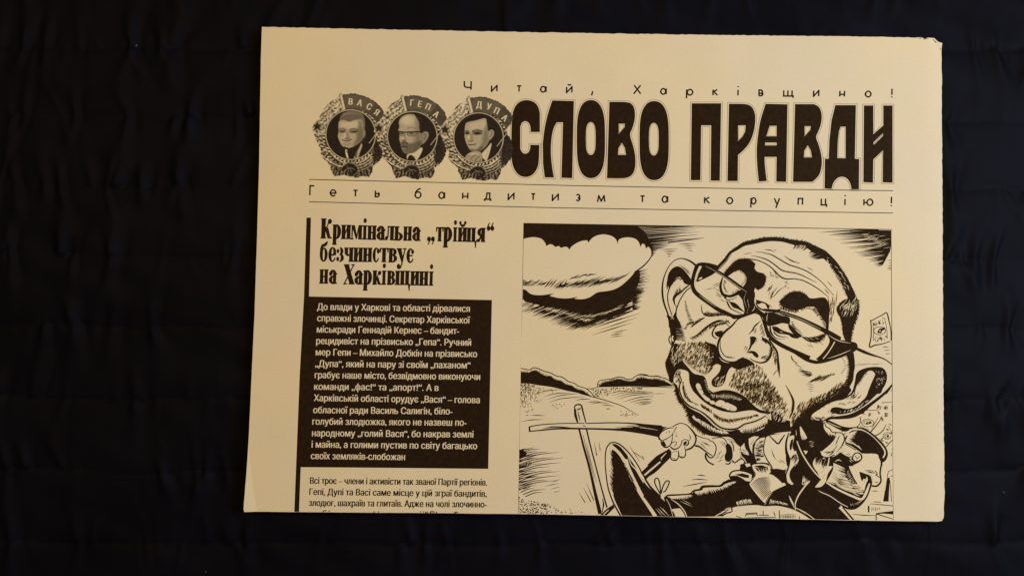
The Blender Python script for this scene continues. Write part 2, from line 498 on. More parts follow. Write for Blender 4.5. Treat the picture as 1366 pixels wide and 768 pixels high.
# frayed, browned bits along the worn upper right corner
def worn_corner():
    bm = bmesh.new(); r = random.Random(5)
    for x, y, l, w, a in [(1227.5, 51.6, 3.6, .9, -25), (1234, 52.6, 5.0, 1.3, -18), (1237.5, 51.9, 2.6, .8, -30), (1246.5, 53.2, 3.4, 1.2, 40), (1249.6, 55.4, 4.6, 2.0, 30), (1253.2, 57.6, 4.6, 2.2, 24), (1255.4, 60.2, 2.6, 2.4, 70), (1255.6, 64.5, 4.0, 1.0, 88)]:
        ca, sa = math.cos(math.radians(a)), math.sin(math.radians(a)); ring = []
        for i in range(9):
            t_ = 2 * math.pi * i / 9; k = r.uniform(.65, 1.2)
            u, v = math.cos(t_) * l / 2 * k, math.sin(t_) * w / 2 * k
            X, Y = x + u * ca - v * sa, y + u * sa + v * ca
            wx, wy = ray(X, Y); ring.append(bm.verts.new((wx, wy, T + sheet_z(X, Y) + 1.2e-4)))
        f = bm.faces.new(ring); f.normal_update()
        if f.normal.z < 0: f.normal_flip()
    me = bpy.data.meshes.new('worn_corner'); bm.to_mesh(me); bm.free()
    link('worn_corner', me, paper_root, (M_EDGE,))['label'] = 'browned frayed bits at the worn corner'
worn_corner()
# ------------------------------------------------------------------ type
def glyph_polys(body, n=3):
    """outlines of a line of type as (outer loop, holes); every outer loop is filled on its own, so overlapping strokes never cancel"""
    c = bpy.data.curves.new('type', 'FONT'); c.body = body
    o = bpy.data.objects.new('type', c); COL.objects.link(o)
    dg = bpy.context.evaluated_depsgraph_get()
    cu = o.evaluated_get(dg).to_curve(dg)
    loops = []
    for sp in cu.splines:
        bp = sp.bezier_points; m = len(bp); L = []
        if sp.type != 'BEZIER': L = [(q.co.x, q.co.y) for q in sp.points]
        for i in range(m):
            a, b_ = bp[i], bp[(i + 1) % m]
            p0, p1, p2, p3 = a.co, a.handle_right, b_.handle_left, b_.co
            straight = (p1 - p0).cross(p3 - p0).length < 1e-5 and (p2 - p0).cross(p3 - p0).length < 1e-5
            for k in range(1 if straight else n):
                t_ = k / n
                q = p0 * (1 - t_) ** 3 + p1 * 3 * t_ * (1 - t_) ** 2 + p2 * 3 * t_ * t_ * (1 - t_) + p3 * t_ ** 3
                if not L or abs(q.x - L[-1][0]) + abs(q.y - L[-1][1]) > 1e-5: L.append((q.x, q.y))
        if len(L) > 2: loops.append(L)
    ar = lambda L: .5 * sum(L[i - 1][0] * L[i][1] - L[i][0] * L[i - 1][1] for i in range(len(L)))
    outer, hole = [], []
    for L in loops:                                        # a loop wholly inside another one is its counter
        own = [K for K in loops if K is not L and abs(ar(K)) > abs(ar(L)) and all(inside(K, *q) for q in L + [((L[i - 1][0] + L[i][0]) / 2, (L[i - 1][1] + L[i][1]) / 2) for i in range(len(L))] + [(sum(q[0] for q in L) / len(L), sum(q[1] for q in L) / len(L))])]
        (hole if own else outer).append((L, own))
    o.to_curve_clear(); bpy.data.objects.remove(o); bpy.data.curves.remove(c)
    def wind(L, x, y):
        w = 0
        for i in range(len(L)):
            (xa, ya), (xb, yb) = L[i - 1], L[i]
            if (ya > y) != (yb > y) and x < (xb - xa) * (y - ya) / (yb - ya) + xa: w += 1 if yb > ya else -1
        return w
    out = []
    for L, _ in outer:                                     # outlines may cross themselves: fill by winding number
        hs = [h for h, own in hole if L in own]
        vs, es = [], []
        for K in [L] + hs:
            k = len(vs); vs += [Vector(q) for q in K]; es += [(k + i, k + (i + 1) % len(K)) for i in range(len(K))]
        V, _e, F, *_r = delaunay_2d_cdt(vs, es, [], 0, 1e-6)
        keep = []
        for f in F:
            x = sum(V[i].x for i in f) / 3; y = sum(V[i].y for i in f) / 3
            if wind(L, x, y) and not any(wind(h, x, y) for h in hs): keep.append(tuple(f))
        out.append(([(p.x, p.y) for p in V], keep))
    return out
def text_line(pr, body, x0, y0, x1, y1, size, sy=1.0, off=0.3, mat=0, shear=-0.036):
    """one line of sans type set from (x0,y0) to (x1,y1) on the page"""
    polys = glyph_polys(body)
    a0 = min(q[0] for o_, _ in polys for q in o_); a1 = max(q[0] for o_, _ in polys for q in o_)
    pr.box = (0, 0, 1.0)
    def f(q, d):
        u = (q[0] - a0) / (a1 - a0); h = q[1] * size * sy
        return (x0 + u * (x1 - x0) - shear * h + d, y0 + u * (y1 - y0) - h)
    z = pr.z
    for k, d in enumerate((-off, off)):                    # a second pass a hair to the side: the weight of the face
        for o_, hs in polys:
            pr.z = z + (k + 1) * pr.STEP * 2
            pr._add([f(q, d) for q in o_], hs, mat)
# --- geometric sans capitals/lowercase for the two slogans, drawn as even strokes; unit box, y up, x-height 1
def arc(cx, cy, rx, ry, a0, a1, n=18):
    return [(cx + rx * math.cos(math.radians(a0 + (a1 - a0) * i / n)), cy + ry * math.sin(math.radians(a0 + (a1 - a0) * i / n))) for i in range(n + 1)]
CAPH = 1.42
GEO = {
 'Ч': [[(0, CAPH), (0, .85)] + arc(.5, .85, .5, .32, 180, 270) + [(1, .53)], [(1, CAPH), (1, 0)]],
 'Х': [[(0, 0), (.95, CAPH)], [(.05, CAPH), (1, 0)]],
 'Г': [[(0, 0), (0, CAPH), (1, CAPH)]],
 'и': [[(0, 1), (0, 0), (1, 1), (1, 0)]],
 'й': [[(0, 1), (0, 0), (1, 1), (1, 0)], arc(.5, 1.42, .28, .16, 190, 350)],
 'т': [[(0, 1), (1, 1)], [(.5, 1), (.5, 0)]],
 'а': [arc(.46, .5, .46, .5, 0, 360, 28), [(1, 1), (1, 0)]],
 'р': [arc(.54, .5, .46, .5, 0, 360, 28), [(0, 1), (0, -.5)]],
 'к': [[(0, 1), (0, 0)], [(.92, 1), (.05, .48)], [(.3, .62), (1, 0)]],
 'і': [[(.5, 1), (.5, 0)], [(.5, 1.36), (.5, 1.52)]],
 'в': [[(0, 0), (0, 1), (.5, 1)] + arc(.5, .77, .36, .23, 90, -90, 12) + [(0, .54)], [(.5, .54)] + arc(.55, .27, .45, .27, 90, -90, 12) + [(0, 0)]],
 'щ': [[(0, 1), (0, 0), (1.0, 0), (1.0, -.28)], [(.44, 1), (.44, 0)], [(.88, 1), (.88, 0)]],
 'ц': [[(0, 1), (0, 0), (1.0, 0), (1.0, -.28)], [(.78, 1), (.78, 0)]],
 'н': [[(0, 1), (0, 0)], [(1, 1), (1, 0)], [(0, .52), (1, .52)]],
 'п': [[(0, 0), (0, 1), (1, 1), (1, 0)]],
 'о': [arc(.5, .5, .5, .5, 0, 360, 30)],
 'ю': [[(0, 1), (0, 0)], [(0, .5), (.34, .5)], arc(.67, .5, .33, .5, 0, 360, 30)],
 'е': [[(.04, .5), (.98, .5)] + arc(.5, .5, .5, .5, 0, 318, 26)],
 'ь': [[(0, 1), (0, 0), (.55, 0)] + arc(.55, .29, .42, .29, -90, 90, 12) + [(0, .58)]],
 'б': [arc(.5, .5, .5, .5, 0, 360, 30), [(.02, .55), (.10, .98), (.42, 1.28), (.92, 1.45)]],
 'д': [[(0, -.25), (0, 0), (1, 0), (1, -.25)], [(.16, 0), (.32, .55), (.36, 1), (.82, 1), (.82, 0)]],
 'з': [arc(.45, .75, .40, .25, 150, -90, 14), arc(.45, .26, .48, .26, 90, -150, 14)],
 'м': [[(0, 0), (.14, 1), (.5, .12), (.86, 1), (1, 0)]],
 'у': [[(0, 1), (.52, .05)], [(1, 1), (.35, -.5)]],
 ',': [[(1, .28), (0, -.35)]],
 '!': [[(.5, CAPH), (.5, .38)], [(.5, .14), (.5, -.02)]],
}
def slogan(pr, items, xh, w=2.0):
    for ch, xa, xb, base in items:
        h = w / 2
        for k, path in enumerate(GEO[ch]):
            pts = []
            for u, v in path:
                sx = xa + h + u * (xb - xa - 2 * h) if xb - xa > 2 * h + .4 else xa + u * (xb - xa)
                y = base - h * (1 if v < .5 else 0) - v * (xh - h * .6)
                if v > .5: y = base - v * xh + h
                pts.append((sx - .03 * (y - base), y))
            pr.line(pts, w, straight=True)
def zoomed(x0, y0, sc, rows): return [(c, x0 + a / sc, x0 + b_ / sc, y0 + y / sc) for c, a, b_, y in rows]
pr = Print()
slogan(pr, zoomed(600, 90, 4.517, [('Ч', 82, 132, 140), ('и', 247, 288, 149), ('т', 399, 435, 151), ('а', 542, 584, 154), ('й', 699, 740, 157), (',', 850, 866, 160), ('Х', 1103, 1155, 165), ('а', 1266, 1308, 167)])
        + zoomed(900, 90, 4.517, [('р', 67, 113, 172), ('к', 226, 262, 173), ('і', 375, 387, 174), ('в', 503, 535, 176), ('щ', 652, 718, 178), ('и', 832, 872, 179), ('н', 990, 1027, 181), ('о', 1144, 1187, 183), ('!', 1302, 1314, 186)]), 9.5)
pr.build('slogan_line', paper_root, 'wide spaced slogan printed above the masthead')
pr = Print()
slogan(pr, zoomed(400, 235, 3.415, [('Г', 42, 68, 90), ('е', 135, 167, 94), ('т', 240, 266, 96), ('ь', 340, 365, 97), ('б', 521, 555, 103), ('а', 630, 662, 105), ('н', 738, 768, 107), ('д', 838, 873, 109), ('и', 946, 978, 110), ('т', 1050, 1075, 112), ('и', 1147, 1180, 114), ('з', 1255, 1280, 115)])
        + zoomed(790, 235, 3.252, [('м', 20, 58, 115), ('т', 205, 230, 116), ('а', 300, 330, 117), ('к', 484, 512, 121), ('о', 580, 612, 123), ('р', 685, 713, 124), ('у', 786, 815, 126), ('п', 890, 915, 127), ('ц', 990, 1020, 128), ('і', 1092, 1100, 129), ('ю', 1175, 1220, 130), ('!', 1293, 1301, 133)]), 10.2)
pr.build('slogan_line', paper_root, 'wide spaced slogan printed between the two thin rules')
for pts, lab in (([(412.2, 239.5), (700, 246.1), (790, 248.2), (1000, 251.8), (1191.4, 254.5)], 'thin rule right under the masthead'),
                 ([(412.2, 269.2), (700, 276.2), (790, 278), (1000, 281.4), (1191.2, 284.2)], 'thin rule under the second slogan')):
    pr = Print(2.4e-5); pr.line(pts, 1.0); pr.build('rule_line', paper_root, lab)

# --- masthead letters with their thin contour line
def superell(l, t_, r, b_, n=40, p=2.9):
    cx, cy, rx, ry = (l + r) / 2, (t_ + b_) / 2, (r - l) / 2, (b_ - t_) / 2; out = []
    for i in range(n):
        a_ = 2 * math.pi * i / n; c_, s_ = math.cos(a_), math.sin(a_)
        out.append((cx + rx * math.copysign(abs(c_) ** (2 / 2.2), c_), cy + ry * math.copysign(abs(s_) ** (2 / 3.4), s_)))
    return out
def offset(poly, d):
    p = np.array(poly, float); n = len(p)
    a_ = 0.5 * np.sum(p[:, 0] * np.roll(p[:, 1], -1) - np.roll(p[:, 0], -1) * p[:, 1])
    sgn = 1 if a_ > 0 else -1; out = []
    for i in range(n):
        e0 = p[i] - p[i - 1]; e1 = p[(i + 1) % n] - p[i]
        e0 /= np.hypot(*e0) + 1e-9; e1 /= np.hypot(*e1) + 1e-9
        n0 = np.array([e0[1], -e0[0]]) * sgn; n1 = np.array([e1[1], -e1[0]]) * sgn
        m = n0 + n1; k = max(0.45, 0.5 * float(m @ m))
        out.append(p[i] + m / max(1.2, float(m @ m)) * 2 * d)
    return [tuple(q) for q in out]
def soften(poly):
    """cut the flat corners of a curve, keep the sharp ones"""
    for _ in range(2):
        out = []; n = len(poly)
        for i in range(n):
            a, b_, c = np.array(poly[i - 1]), np.array(poly[i]), np.array(poly[(i + 1) % n])
            u, v = b_ - a, c - b_; lu, lv = np.hypot(*u), np.hypot(*v)
            if float(u @ v) > .55 * lu * lv and max(lu, lv) < 115:
                out += [tuple(b_ - u * min(.25, 22 / lu)), tuple(b_ + v * min(.25, 22 / lv))]
            else: out.append(tuple(b_))
        poly = out
    return poly
V_HOLES = lambda dx, dy: [[(1018 + dx, 340 + dy), (1055 + dx, 340 + dy), (1053 + dx, 360 + dy), (1018 + dx, 402 + dy)], [(1037 + dx, 455 + dy), (1055 + dx, 485 + dy), (1062 + dx, 527 + dy), (1014 + dx, 527 + dy), (1016 + dx, 488 + dy)]]
A_, B_ = (600, 90, 4.517), (900, 90, 4.517)
LETTERS = [
 (A_, [(543, 390), (543, 275), (533, 235), (508, 207), (465, 195), (422, 205), (392, 235), (376, 285), (372, 360), (371, 470), (371, 555), (384, 608), (412, 648), (450, 663), (490, 655), (520, 625), (537, 580), (540, 467), (485, 467), (485, 490), (475, 513), (455, 522), (435, 513), (425, 490), (425, 360), (433, 333), (455, 322), (477, 333), (487, 360), (487, 390)], [], 'letter with open right side'),
 (A_, [(618, 200), (748, 203), (738, 668), (673, 665), (682, 332), (645, 332), (625, 365), (612, 430), (608, 520), (618, 610), (628, 664), (572, 663), (562, 580), (560, 460), (570, 370), (590, 280)], [], None),
 (A_, superell(765, 197, 936, 668), [superell(820, 330, 879, 528, 24)], None),
 (A_, [(962, 208), (1070, 208), (1103, 223), (1117, 265), (1115, 320), (1100, 370), (1082, 405), (1105, 470), (1120, 540), (1118, 610), (1100, 650), (1060, 670), (947, 668)], V_HOLES(0, 0), None),
 (A_, superell(1143, 203, 1320, 680), [superell(1200, 335, 1259, 531, 24)], None),
 (B_, [(103, 217), (280, 217), (272, 683), (217, 683), (220, 350), (160, 350), (155, 680), (97, 680)], [], None),
 (B_, [(327, 220), (430, 220), (465, 235), (485, 275), (487, 330), (475, 400), (450, 460), (410, 505), (382, 528), (380, 685), (318, 685)], [[(382, 350), (428, 350), (425, 385), (410, 415), (382, 445)]], None),
 (B_, [(548, 220), (680, 223), (672, 690), (612, 688), (614, 540), (542, 540), (543, 590), (555, 685), (507, 688), (497, 600), (493, 500), (500, 420), (515, 320)], [[(572, 353), (614, 353), (614, 415), (553, 415)], [(545, 453), (614, 453), (614, 470), (545, 470)]], None),
 (B_, [(725, 222), (840, 222), (872, 238), (887, 280), (885, 335), (865, 390), (848, 420), (870, 470), (887, 540), (887, 600), (870, 655), (830, 690), (713, 690)], V_HOLES(-235, 15), None),
 (B_, [(968, 228), (1092, 228), (1086, 550), (1112, 553), (1110, 735), (1065, 735), (1060, 700), (1040, 668), (1010, 657), (980, 665), (955, 695), (945, 733), (903, 730), (905, 550), (928, 550), (932, 440), (945, 320)], [[(1000, 358), (1030, 358), (1030, 548), (980, 546), (983, 450), (990, 385)]], None),
 (B_, [(1140, 230), (1197, 230), (1197, 403), (1257, 350), (1257, 230), (1313, 230), (1313, 695), (1253, 693), (1255, 500), (1197, 555), (1195, 695), (1137, 692)], [[(1197, 453), (1255, 397), (1255, 413), (1200, 467)]], None),
]
masthead = group_part('masthead', paper_root, 'huge condensed black title with thin contour lines')
for box, outl, holes, lab in LETTERS:
    pr = Print().at(*box)
    outl = soften(outl)
    o1 = offset(outl, 7.6)
    pr.line(o1 + [o1[0], o1[1]], 1.8, straight=True)
    pr.fill(outl, 0, holes)
    for h in holes:
        hi = offset(h, -4.5)
        pr.line(hi + [hi[0]], 1.4, straight=True)
    pr.build('title_letter', masthead)

# --- headline: fat condensed modern serif
def ring(cx, cy, rx, ry, wx, wy, n=24):
    return (arc(cx, cy, rx, ry, 0, 360, n)[:-1], [arc(cx, cy, rx - wx, ry - wy, 0, 360, n)[:-1]])
SW = .34
def R_(x0, y0, x1, y1): return ([(x0, y0), (x1, y0), (x1, y1), (x0, y1)], [])
def stem(x, w=SW, y0=0, y1=1, sl=.06, sr=.06):
    return [R_(x, y0, x + w, y1), R_(x - sl, y0, x + w + sr, y0 + .055), R_(x - sl, y1 - .055, x + w + sr, y1)]
def dot(cx, cy, rx, ry): return (arc(cx, cy, rx, ry, 0, 360, 14)[:-1], [])
def half(cx, cy, rx, ry, w, side):
    """fat bowl: crescent thick on one side"""
    s_ = 1 if side == 'r' else -1
    o_ = arc(cx, cy, s_ * rx, ry, -90, 90, 14); i_ = arc(cx, cy, s_ * (rx - w), ry - .06, 90, -90, 14)
    return (o_ + i_, [])
HL = {
 'К': [*stem(.06, .34, 0, 1.42), ([(.40, .66), (.60, .82), (.72, 1.25), (.66, 1.25), (.56, .86), (.38, .74)], []), dot(.80, 1.22, .16, .17), ([(.46, .78), (.66, .72), (.86, .10), (1.0, .05), (1.0, 0), (.66, 0), (.50, .40), (.40, .68)], [])],
 'Х': [([(.02, 1.42), (.42, 1.42), (1.0, .04), (1.0, 0), (.60, 0)], []), ([(.90, 1.40), (.96, 1.40), (.10, .02), (.02, .02)], []), R_(0, 1.37, .5, 1.42), R_(.72, 1.37, 1.0, 1.42), R_(0, 0, .30, .05), R_(.5, 0, 1.05, .05)],
 'р': [*stem(.08, .36, -.44, 1), half(.46, .5, .52, .52, .38, 'r')],
 'и': [*stem(.06, .34), *stem(.60, .34), ([(.36, .22), (.62, .78), (.62, .88), (.36, .32)], [])],
 'й': [*stem(.06, .34), *stem(.60, .34), ([(.36, .22), (.62, .78), (.62, .88), (.36, .32)], []), (arc(.5, 1.34, .30, .28, 180, 360, 12) + arc(.5, 1.34, .20, .12, 360, 180, 12), []), dot(.22, 1.36, .11, .10), dot(.78, 1.36, .11, .10)],
 'м': [R_(.05, 0, .12, 1), R_(-.02, 0, .2, .05), ([(.05, 1), (.30, 1), (.55, .12), (.47, .0)], []), ([(.47, 0), (.54, .12), (.72, .95), (.68, 1)], []), *stem(.68, .28, 0, 1, .0, .05)],
 'і': [*stem(.26, .48, 0, 1, .14, .14), dot(.5, 1.36, .26, .155)],
 'н': [*stem(.06, .34), *stem(.60, .34), R_(.36, .47, .62, .54)],
 'а': [*stem(.52, .34, .0, .74, 0, .12), (arc(.46, .72, .40, .28, 0, 180, 14) + arc(.46, .72, .06, .22, 180, 0, 8), []), dot(.18, .72, .17, .14), half(.56, .28, .56, .30, .36, 'l')],
 'л': [*stem(.56, .36, 0, 1, .0, .06), R_(.24, .945, .9, 1), ([(.28, 1), (.36, 1), (.34, .3), (.26, .06), (.16, .0), (.14, .06), (.24, .22)], []), dot(.13, .14, .14, .14)],
 'ь': [*stem(.06, .36, 0, 1, .06, .10), half(.44, .27, .54, .29, .36, 'r')],
 'т': [*stem(.32, .36), R_(.02, .945, .98, 1), ([(.02, 1), (.02, .70), (.07, .70), (.16, .96)], []), ([(.98, 1), (.98, .70), (.93, .70), (.84, .96)], [])],
 'ц': [*stem(.02, .34), *stem(.54, .34), R_(.2, 0, .98, .055), ([(.86, .05), (1.0, .05), (1.0, -.42), (.96, -.42)], [])],
 'щ': [*stem(.02, .22), *stem(.36, .22), *stem(.70, .22), R_(.1, 0, .98, .055), ([(.88, .05), (1.0, .05), (1.0, -.42), (.97, -.42)], [])],
 'я': [*stem(.58, .36, 0, 1, .0, .06), half(.60, .70, .50, .30, .34, 'l'), ([(.50, .44), (.62, .44), (.34, .02), (.22, .0), (.02, .0), (.02, .05), (.14, .06)], []), dot(.14, .10, .12, .10)],
 'б': [(arc(.5, .48, .48, .50, 0, 360, 24)[:-1], [arc(.5, .48, .12, .42, 0, 360, 18)[:-1]]), ([(.02, .50), (.06, .95), (.22, 1.2), (.55, 1.28), (.92, 1.44), (.98, 1.40), (.80, 1.14), (.40, 1.04), (.16, .88)], [])],
 'е': [(arc(.5, .5, .48, .52, 0, 330, 24) + arc(.5, .5, .40, .44, 330, 0, 24), []), half(.5, .5, .48, .52, .34, 'l'), half(.52, .72, .44, .30, .30, 'r'), R_(.2, .47, .94, .53)],
 'є': [(arc(.5, .5, .48, .52, 40, 330, 24) + arc(.5, .5, .40, .44, 330, 40, 24), []), half(.5, .5, .48, .52, .36, 'l'), R_(.2, .47, .78, .54), dot(.80, .78, .16, .14)],
 'з': [half(.44, .74, .44, .27, .34, 'r'), half(.44, .27, .54, .29, .36, 'r'), dot(.16, .76, .15, .13), dot(.16, .18, .17, .14)],
 'ч': [*stem(.58, .36), R_(0, .945, .42, 1), ([(.06, 1), (.38, 1), (.38, .62), (.46, .5), (.60, .50), (.60, .42), (.34, .42), (.12, .52), (.06, .66)], [])],
 'с': [(arc(.5, .5, .48, .52, 50, 330, 24) + arc(.5, .5, .40, .44, 330, 50, 24), []), half(.5, .5, .48, .52, .36, 'l'), dot(.82, .78, .17, .16)],
 'в': [*stem(.06, .36, 0, 1, .06, 0), half(.44, .74, .46, .26, .32, 'r'), half(.44, .27, .54, .28, .34, 'r')],
 'у': [([(.0, 1), (.42, 1), (.72, .2), (.56, -.02)], []), ([(.86, 1), (.94, 1), (.60, -.16), (.44, -.42), (.24, -.48), (.22, -.42), (.40, -.34), (.54, -.08)], []), R_(-.04, .945, .5, 1), R_(.70, .945, 1.04, 1), dot(.20, -.30, .17, .17)],
 'к': [*stem(.06, .36), ([(.42, .46), (.58, .56), (.72, .86), (.66, .88), (.54, .62), (.40, .52)], []), dot(.80, .84, .17, .14), ([(.46, .54), (.66, .50), (.88, .08), (1.02, .05), (1.02, 0), (.66, 0), (.50, .28), (.40, .46)], [])],
 '„': [dot(.24, .14, .22, .16), ([(.42, .14), (.46, .08), (.20, -.24), (.14, -.22), (.34, .0)], []), dot(.78, .14, .22, .16), ([(.96, .14), (1.0, .08), (.74, -.24), (.68, -.22), (.88, .0)], [])],
 '“': [dot(.24, .98, .22, .16), ([(.06, 1.0), (.02, 1.06), (.30, 1.38), (.36, 1.36), (.14, 1.12)], []), dot(.78, .98, .22, .16), ([(.60, 1.0), (.56, 1.06), (.84, 1.38), (.90, 1.36), (.68, 1.12)], [])],
}
def headline(pr, rows, xh):
    for ch, xa, xb, base in rows:
        for outl, holes in HL[ch]:
            f = lambda q: (xa + q[0] * (xb - xa) + .032 * q[1] * xh, base - q[1] * xh)
            pr.box = (0, 0, 1.0)
            pr.fill([f(q) for q in outl], 0, [[f(q) for q in h] for h in holes])
            L = [f(q) for q in outl]; pr.line(L + [L[0], L[1]], .75, straight=True)
HB, HC = (418, 285, 7.315), (540, 285, 7.315)
head = group_part('headline', paper_root, 'three line headline in fat condensed serif type')
pr = Print(); headline(pr, zoomed(*HB, [('К', 72, 178, 240), ('р', 186, 268, 243), ('и', 272, 364, 246), ('м', 368, 474, 249), ('і', 474, 526, 251), ('н', 528, 612, 253), ('а', 618, 702, 255), ('л', 702, 788, 258), ('ь', 792, 872, 260)])
  + zoomed(*HC, [('н', -14, 66, 262), ('а', 74, 154, 264), ('„', 218, 290, 266), ('т', 304, 374, 268), ('р', 376, 460, 269), ('і', 466, 512, 270), ('й', 518, 604, 272), ('ц', 608, 694, 274), ('я', 700, 782, 275), ('“', 798, 866, 276)]), 18.4); pr.build('headline_line', head)
pr = Print(); headline(pr, zoomed(*HB, [('б', 62, 137, 464), ('е', 146, 220, 466), ('з', 226, 296, 466), ('ч', 300, 388, 467), ('и', 392, 480, 468), ('н', 484, 570, 469), ('с', 578, 642, 470), ('т', 646, 730, 471), ('в', 734, 816, 473), ('у', 816, 900, 474), ('є', 908, 980, 477)]), 18.4); pr.build('headline_line', head)
pr = Print(); headline(pr, zoomed(*HB, [('н', 60, 142, 680), ('а', 152, 230, 682), ('Х', 295, 396, 687), ('а', 402, 484, 688), ('р', 486, 570, 689), ('к', 578, 660, 690), ('і', 662, 712, 691), ('в', 720, 798, 692), ('щ', 802, 940, 693)])
  + zoomed(*HC, [('и', 55, 138, 697), ('н', 142, 226, 699), ('і', 232, 280, 700)]), 18.4); pr.build('headline_line', head)

# --- side rule and reversed-out panel
pr = Print(2.2e-5)
pr.fill([(408.9, 290.4), (414.8, 290.3), (412.2, 395.3), (406, 500), (401.2, 622.6), (398.9, 682.2), (392.6, 682.0), (395, 622.5), (399.8, 500), (405.6, 395)])
pr.build('side_rule', paper_root, 'thick black vertical rule left of the article')
panel = group_part('text_panel', paper_root, 'black panel with small pale type reversed out')
pr = Print(2.0e-5)
pr.fill([(411.6, 395.3), (530, 397.6), (656.2, 400), (653.6, 520), (651.3, 624.9), (530, 623.6), (400.6, 622.6), (405.4, 500)])
pr.build('panel_ground', panel)
Z = lambda s_, y0, x0, x1, b0, b1: (390 + x0 / 4.517, y0 + b0 / 4.517, 390 + x1 / 4.517, y0 + b1 / 4.517)
PANEL = [("До влади у Харкові та області дірвалися", 390, 150, 1068, 105, 117), ("справжні злочинці. Секретар Харківської", 390, 150, 1070, 173, 186),
 ("міськради Геннадій Кернес – бандит-", 390, 148, 1003, 241, 250), ("рецидивіст на прізвисько „Гепа“. Ручний", 390, 144, 1076, 310, 320),
 ("мер Гепи – Михайло Добкін на прізвисько", 390, 141, 1112, 378, 389), ("„Дупа“, який на пару зі своїм „паханом“", 390, 138, 1072, 447, 457),
 ("грабує наше місто, безвідмовно виконуючи", 390, 135, 1130, 515, 526), ("команди „фас!“ та „апорт!“. А в", 390, 132, 880, 585, 592),
 ("Харківській області орудує „Вася“ – голова", 390, 130, 1128, 653, 666), ("обласної ради Василь Салигін, біло-", 540, 126, 963, 48, 56),
 ("голубий злодюжка, якого не назвеш по-", 540, 121, 1048, 117, 124), ("народному „голий Вася“, бо накрав землі", 540, 119, 1090, 187, 195),
 ("і майна, а голими пустив по світу багацько", 540, 116, 1112, 255, 265), ("своїх земляків-слобожан", 540, 112, 678, 324, 331)]
for body, y0, xa, xb, ba, bb in PANEL:
    pr = Print(2.6e-5); text_line(pr, body, *Z(0, y0, xa, xb, ba, bb), 12.3, 1.0, 0.28, 1); pr.build('text_line', panel)
art = group_part('article_text', paper_root, 'small black body type below the panel, cut by the fold')
for body, xa, xb, ba, bb in [("Всі троє – члени і активісти так званої Партії регіонів.", 107, 1172, 473, 484), ("Гепі, Дупі та Васі саме місце у цій зграї бандитів,", 103, 1170, 540, 552), ("злодюг, шахраїв та глитаїв. Адже на чолі злочинно-", 100, 1170, 606, 616)]:
    pr = Print(); text_line(pr, body, *Z(0, 540, xa, xb, ba, bb), 12.0, 1.0, 0.36, 0); pr.build('text_line', art)
# tops of the next line's tall letters, the rest goes round the fold
pr = Print().at(390, 540, 4.517)
for q in [[(182, 641), (190, 636), (206, 634)], [(222, 633), (222, 641)], [(492, 638), (492, 646)], [(520, 638), (520, 646)], [(770, 642), (776, 642)], [(786, 642), (792, 642)], [(804, 640), (802, 649)], [(814, 640), (812, 649)], [(832, 641), (832, 651)], [(832, 641), (850, 641), (856, 646)], [(868, 641), (868, 649)], [(978, 644), (978, 653)], [(978, 644), (996, 645)]]:
    pr.line(q, 6.5, straight=True)
pr.build('text_line', art, 'tops of letters cut off at the fold')
# ------------------------------------------------------------------ the three printed portrait badges (small halftone photographs)
def sd_poly(X, Y, poly):
    """signed distance, negative inside"""
    d = np.full(X.shape, 1e9); c = np.zeros(X.shape, bool); n = len(poly)
    for i in range(n):
        ax, ay = poly[i - 1]; bx, by = poly[i]
        ex, ey = bx - ax, by - ay
        u = np.clip(((X - ax) * ex + (Y - ay) * ey) / (ex * ex + ey * ey + 1e-9), 0, 1)
        d = np.minimum(d, np.hypot(X - ax - u * ex, Y - ay - u * ey))
        c ^= ((ay > Y) != (by > Y)) & (X < (bx - ax) * (Y - ay) / (by - ay + 1e-12) + ax)
    return np.where(c, -d, d)
def sd_line(X, Y, pts, w):
    d = np.full(X.shape, 1e9)
    for (ax, ay), (bx, by) in zip(pts[:-1], pts[1:]):
        ex, ey = bx - ax, by - ay
        u = np.clip(((X - ax) * ex + (Y - ay) * ey) / (ex * ex + ey * ey + 1e-9), 0, 1)
        d = np.minimum(d, np.hypot(X - ax - u * ex, Y - ay - u * ey))
    return d - w / 2
class Tone:
    def __init__(s, X, Y): s.X, s.Y = X, Y; s.t = np.ones(X.shape)
    def put(s, sd, tone, soft=6, op=1.0):
        a = op * np.clip(.5 - sd / soft, 0, 1); s.t = s.t * (1 - a) + tone * a
    def poly(s, pts, tone, soft=6, op=1.0, sm=3): s.put(sd_poly(s.X, s.Y, [tuple(q) for q in spline(pts, True, sm)]), tone, soft, op)
    def line(s, pts, w, tone, soft=4, op=1.0): s.put(sd_line(s.X, s.Y, [tuple(q) for q in (spline(pts, False, 5) if len(pts) > 2 else pts)], w), tone, soft, op)
    def ell(s, cx, cy, rx, ry, tone, soft=8, op=1.0): s.put((np.hypot((s.X - cx) / rx, (s.Y - cy) / ry) - 1) * min(rx, ry), tone, soft, op)
SIL = [(207, 60), (222, 48), (240, 62), (330, 55), (420, 78), (500, 122), (556, 182), (577, 232), (563, 270), (528, 312), (530, 352), (548, 376), (565, 412), (577, 470), (562, 545), (524, 602), (482, 632), (474, 680), (446, 722), (396, 714), (350, 728), (300, 722), (238, 706), (172, 720), (140, 662), (134, 628), (98, 590), (56, 548), (66, 500), (36, 462), (12, 396), (-8, 340), (0, 300), (30, 270), (52, 236), (100, 160), (150, 112), (200, 88)]
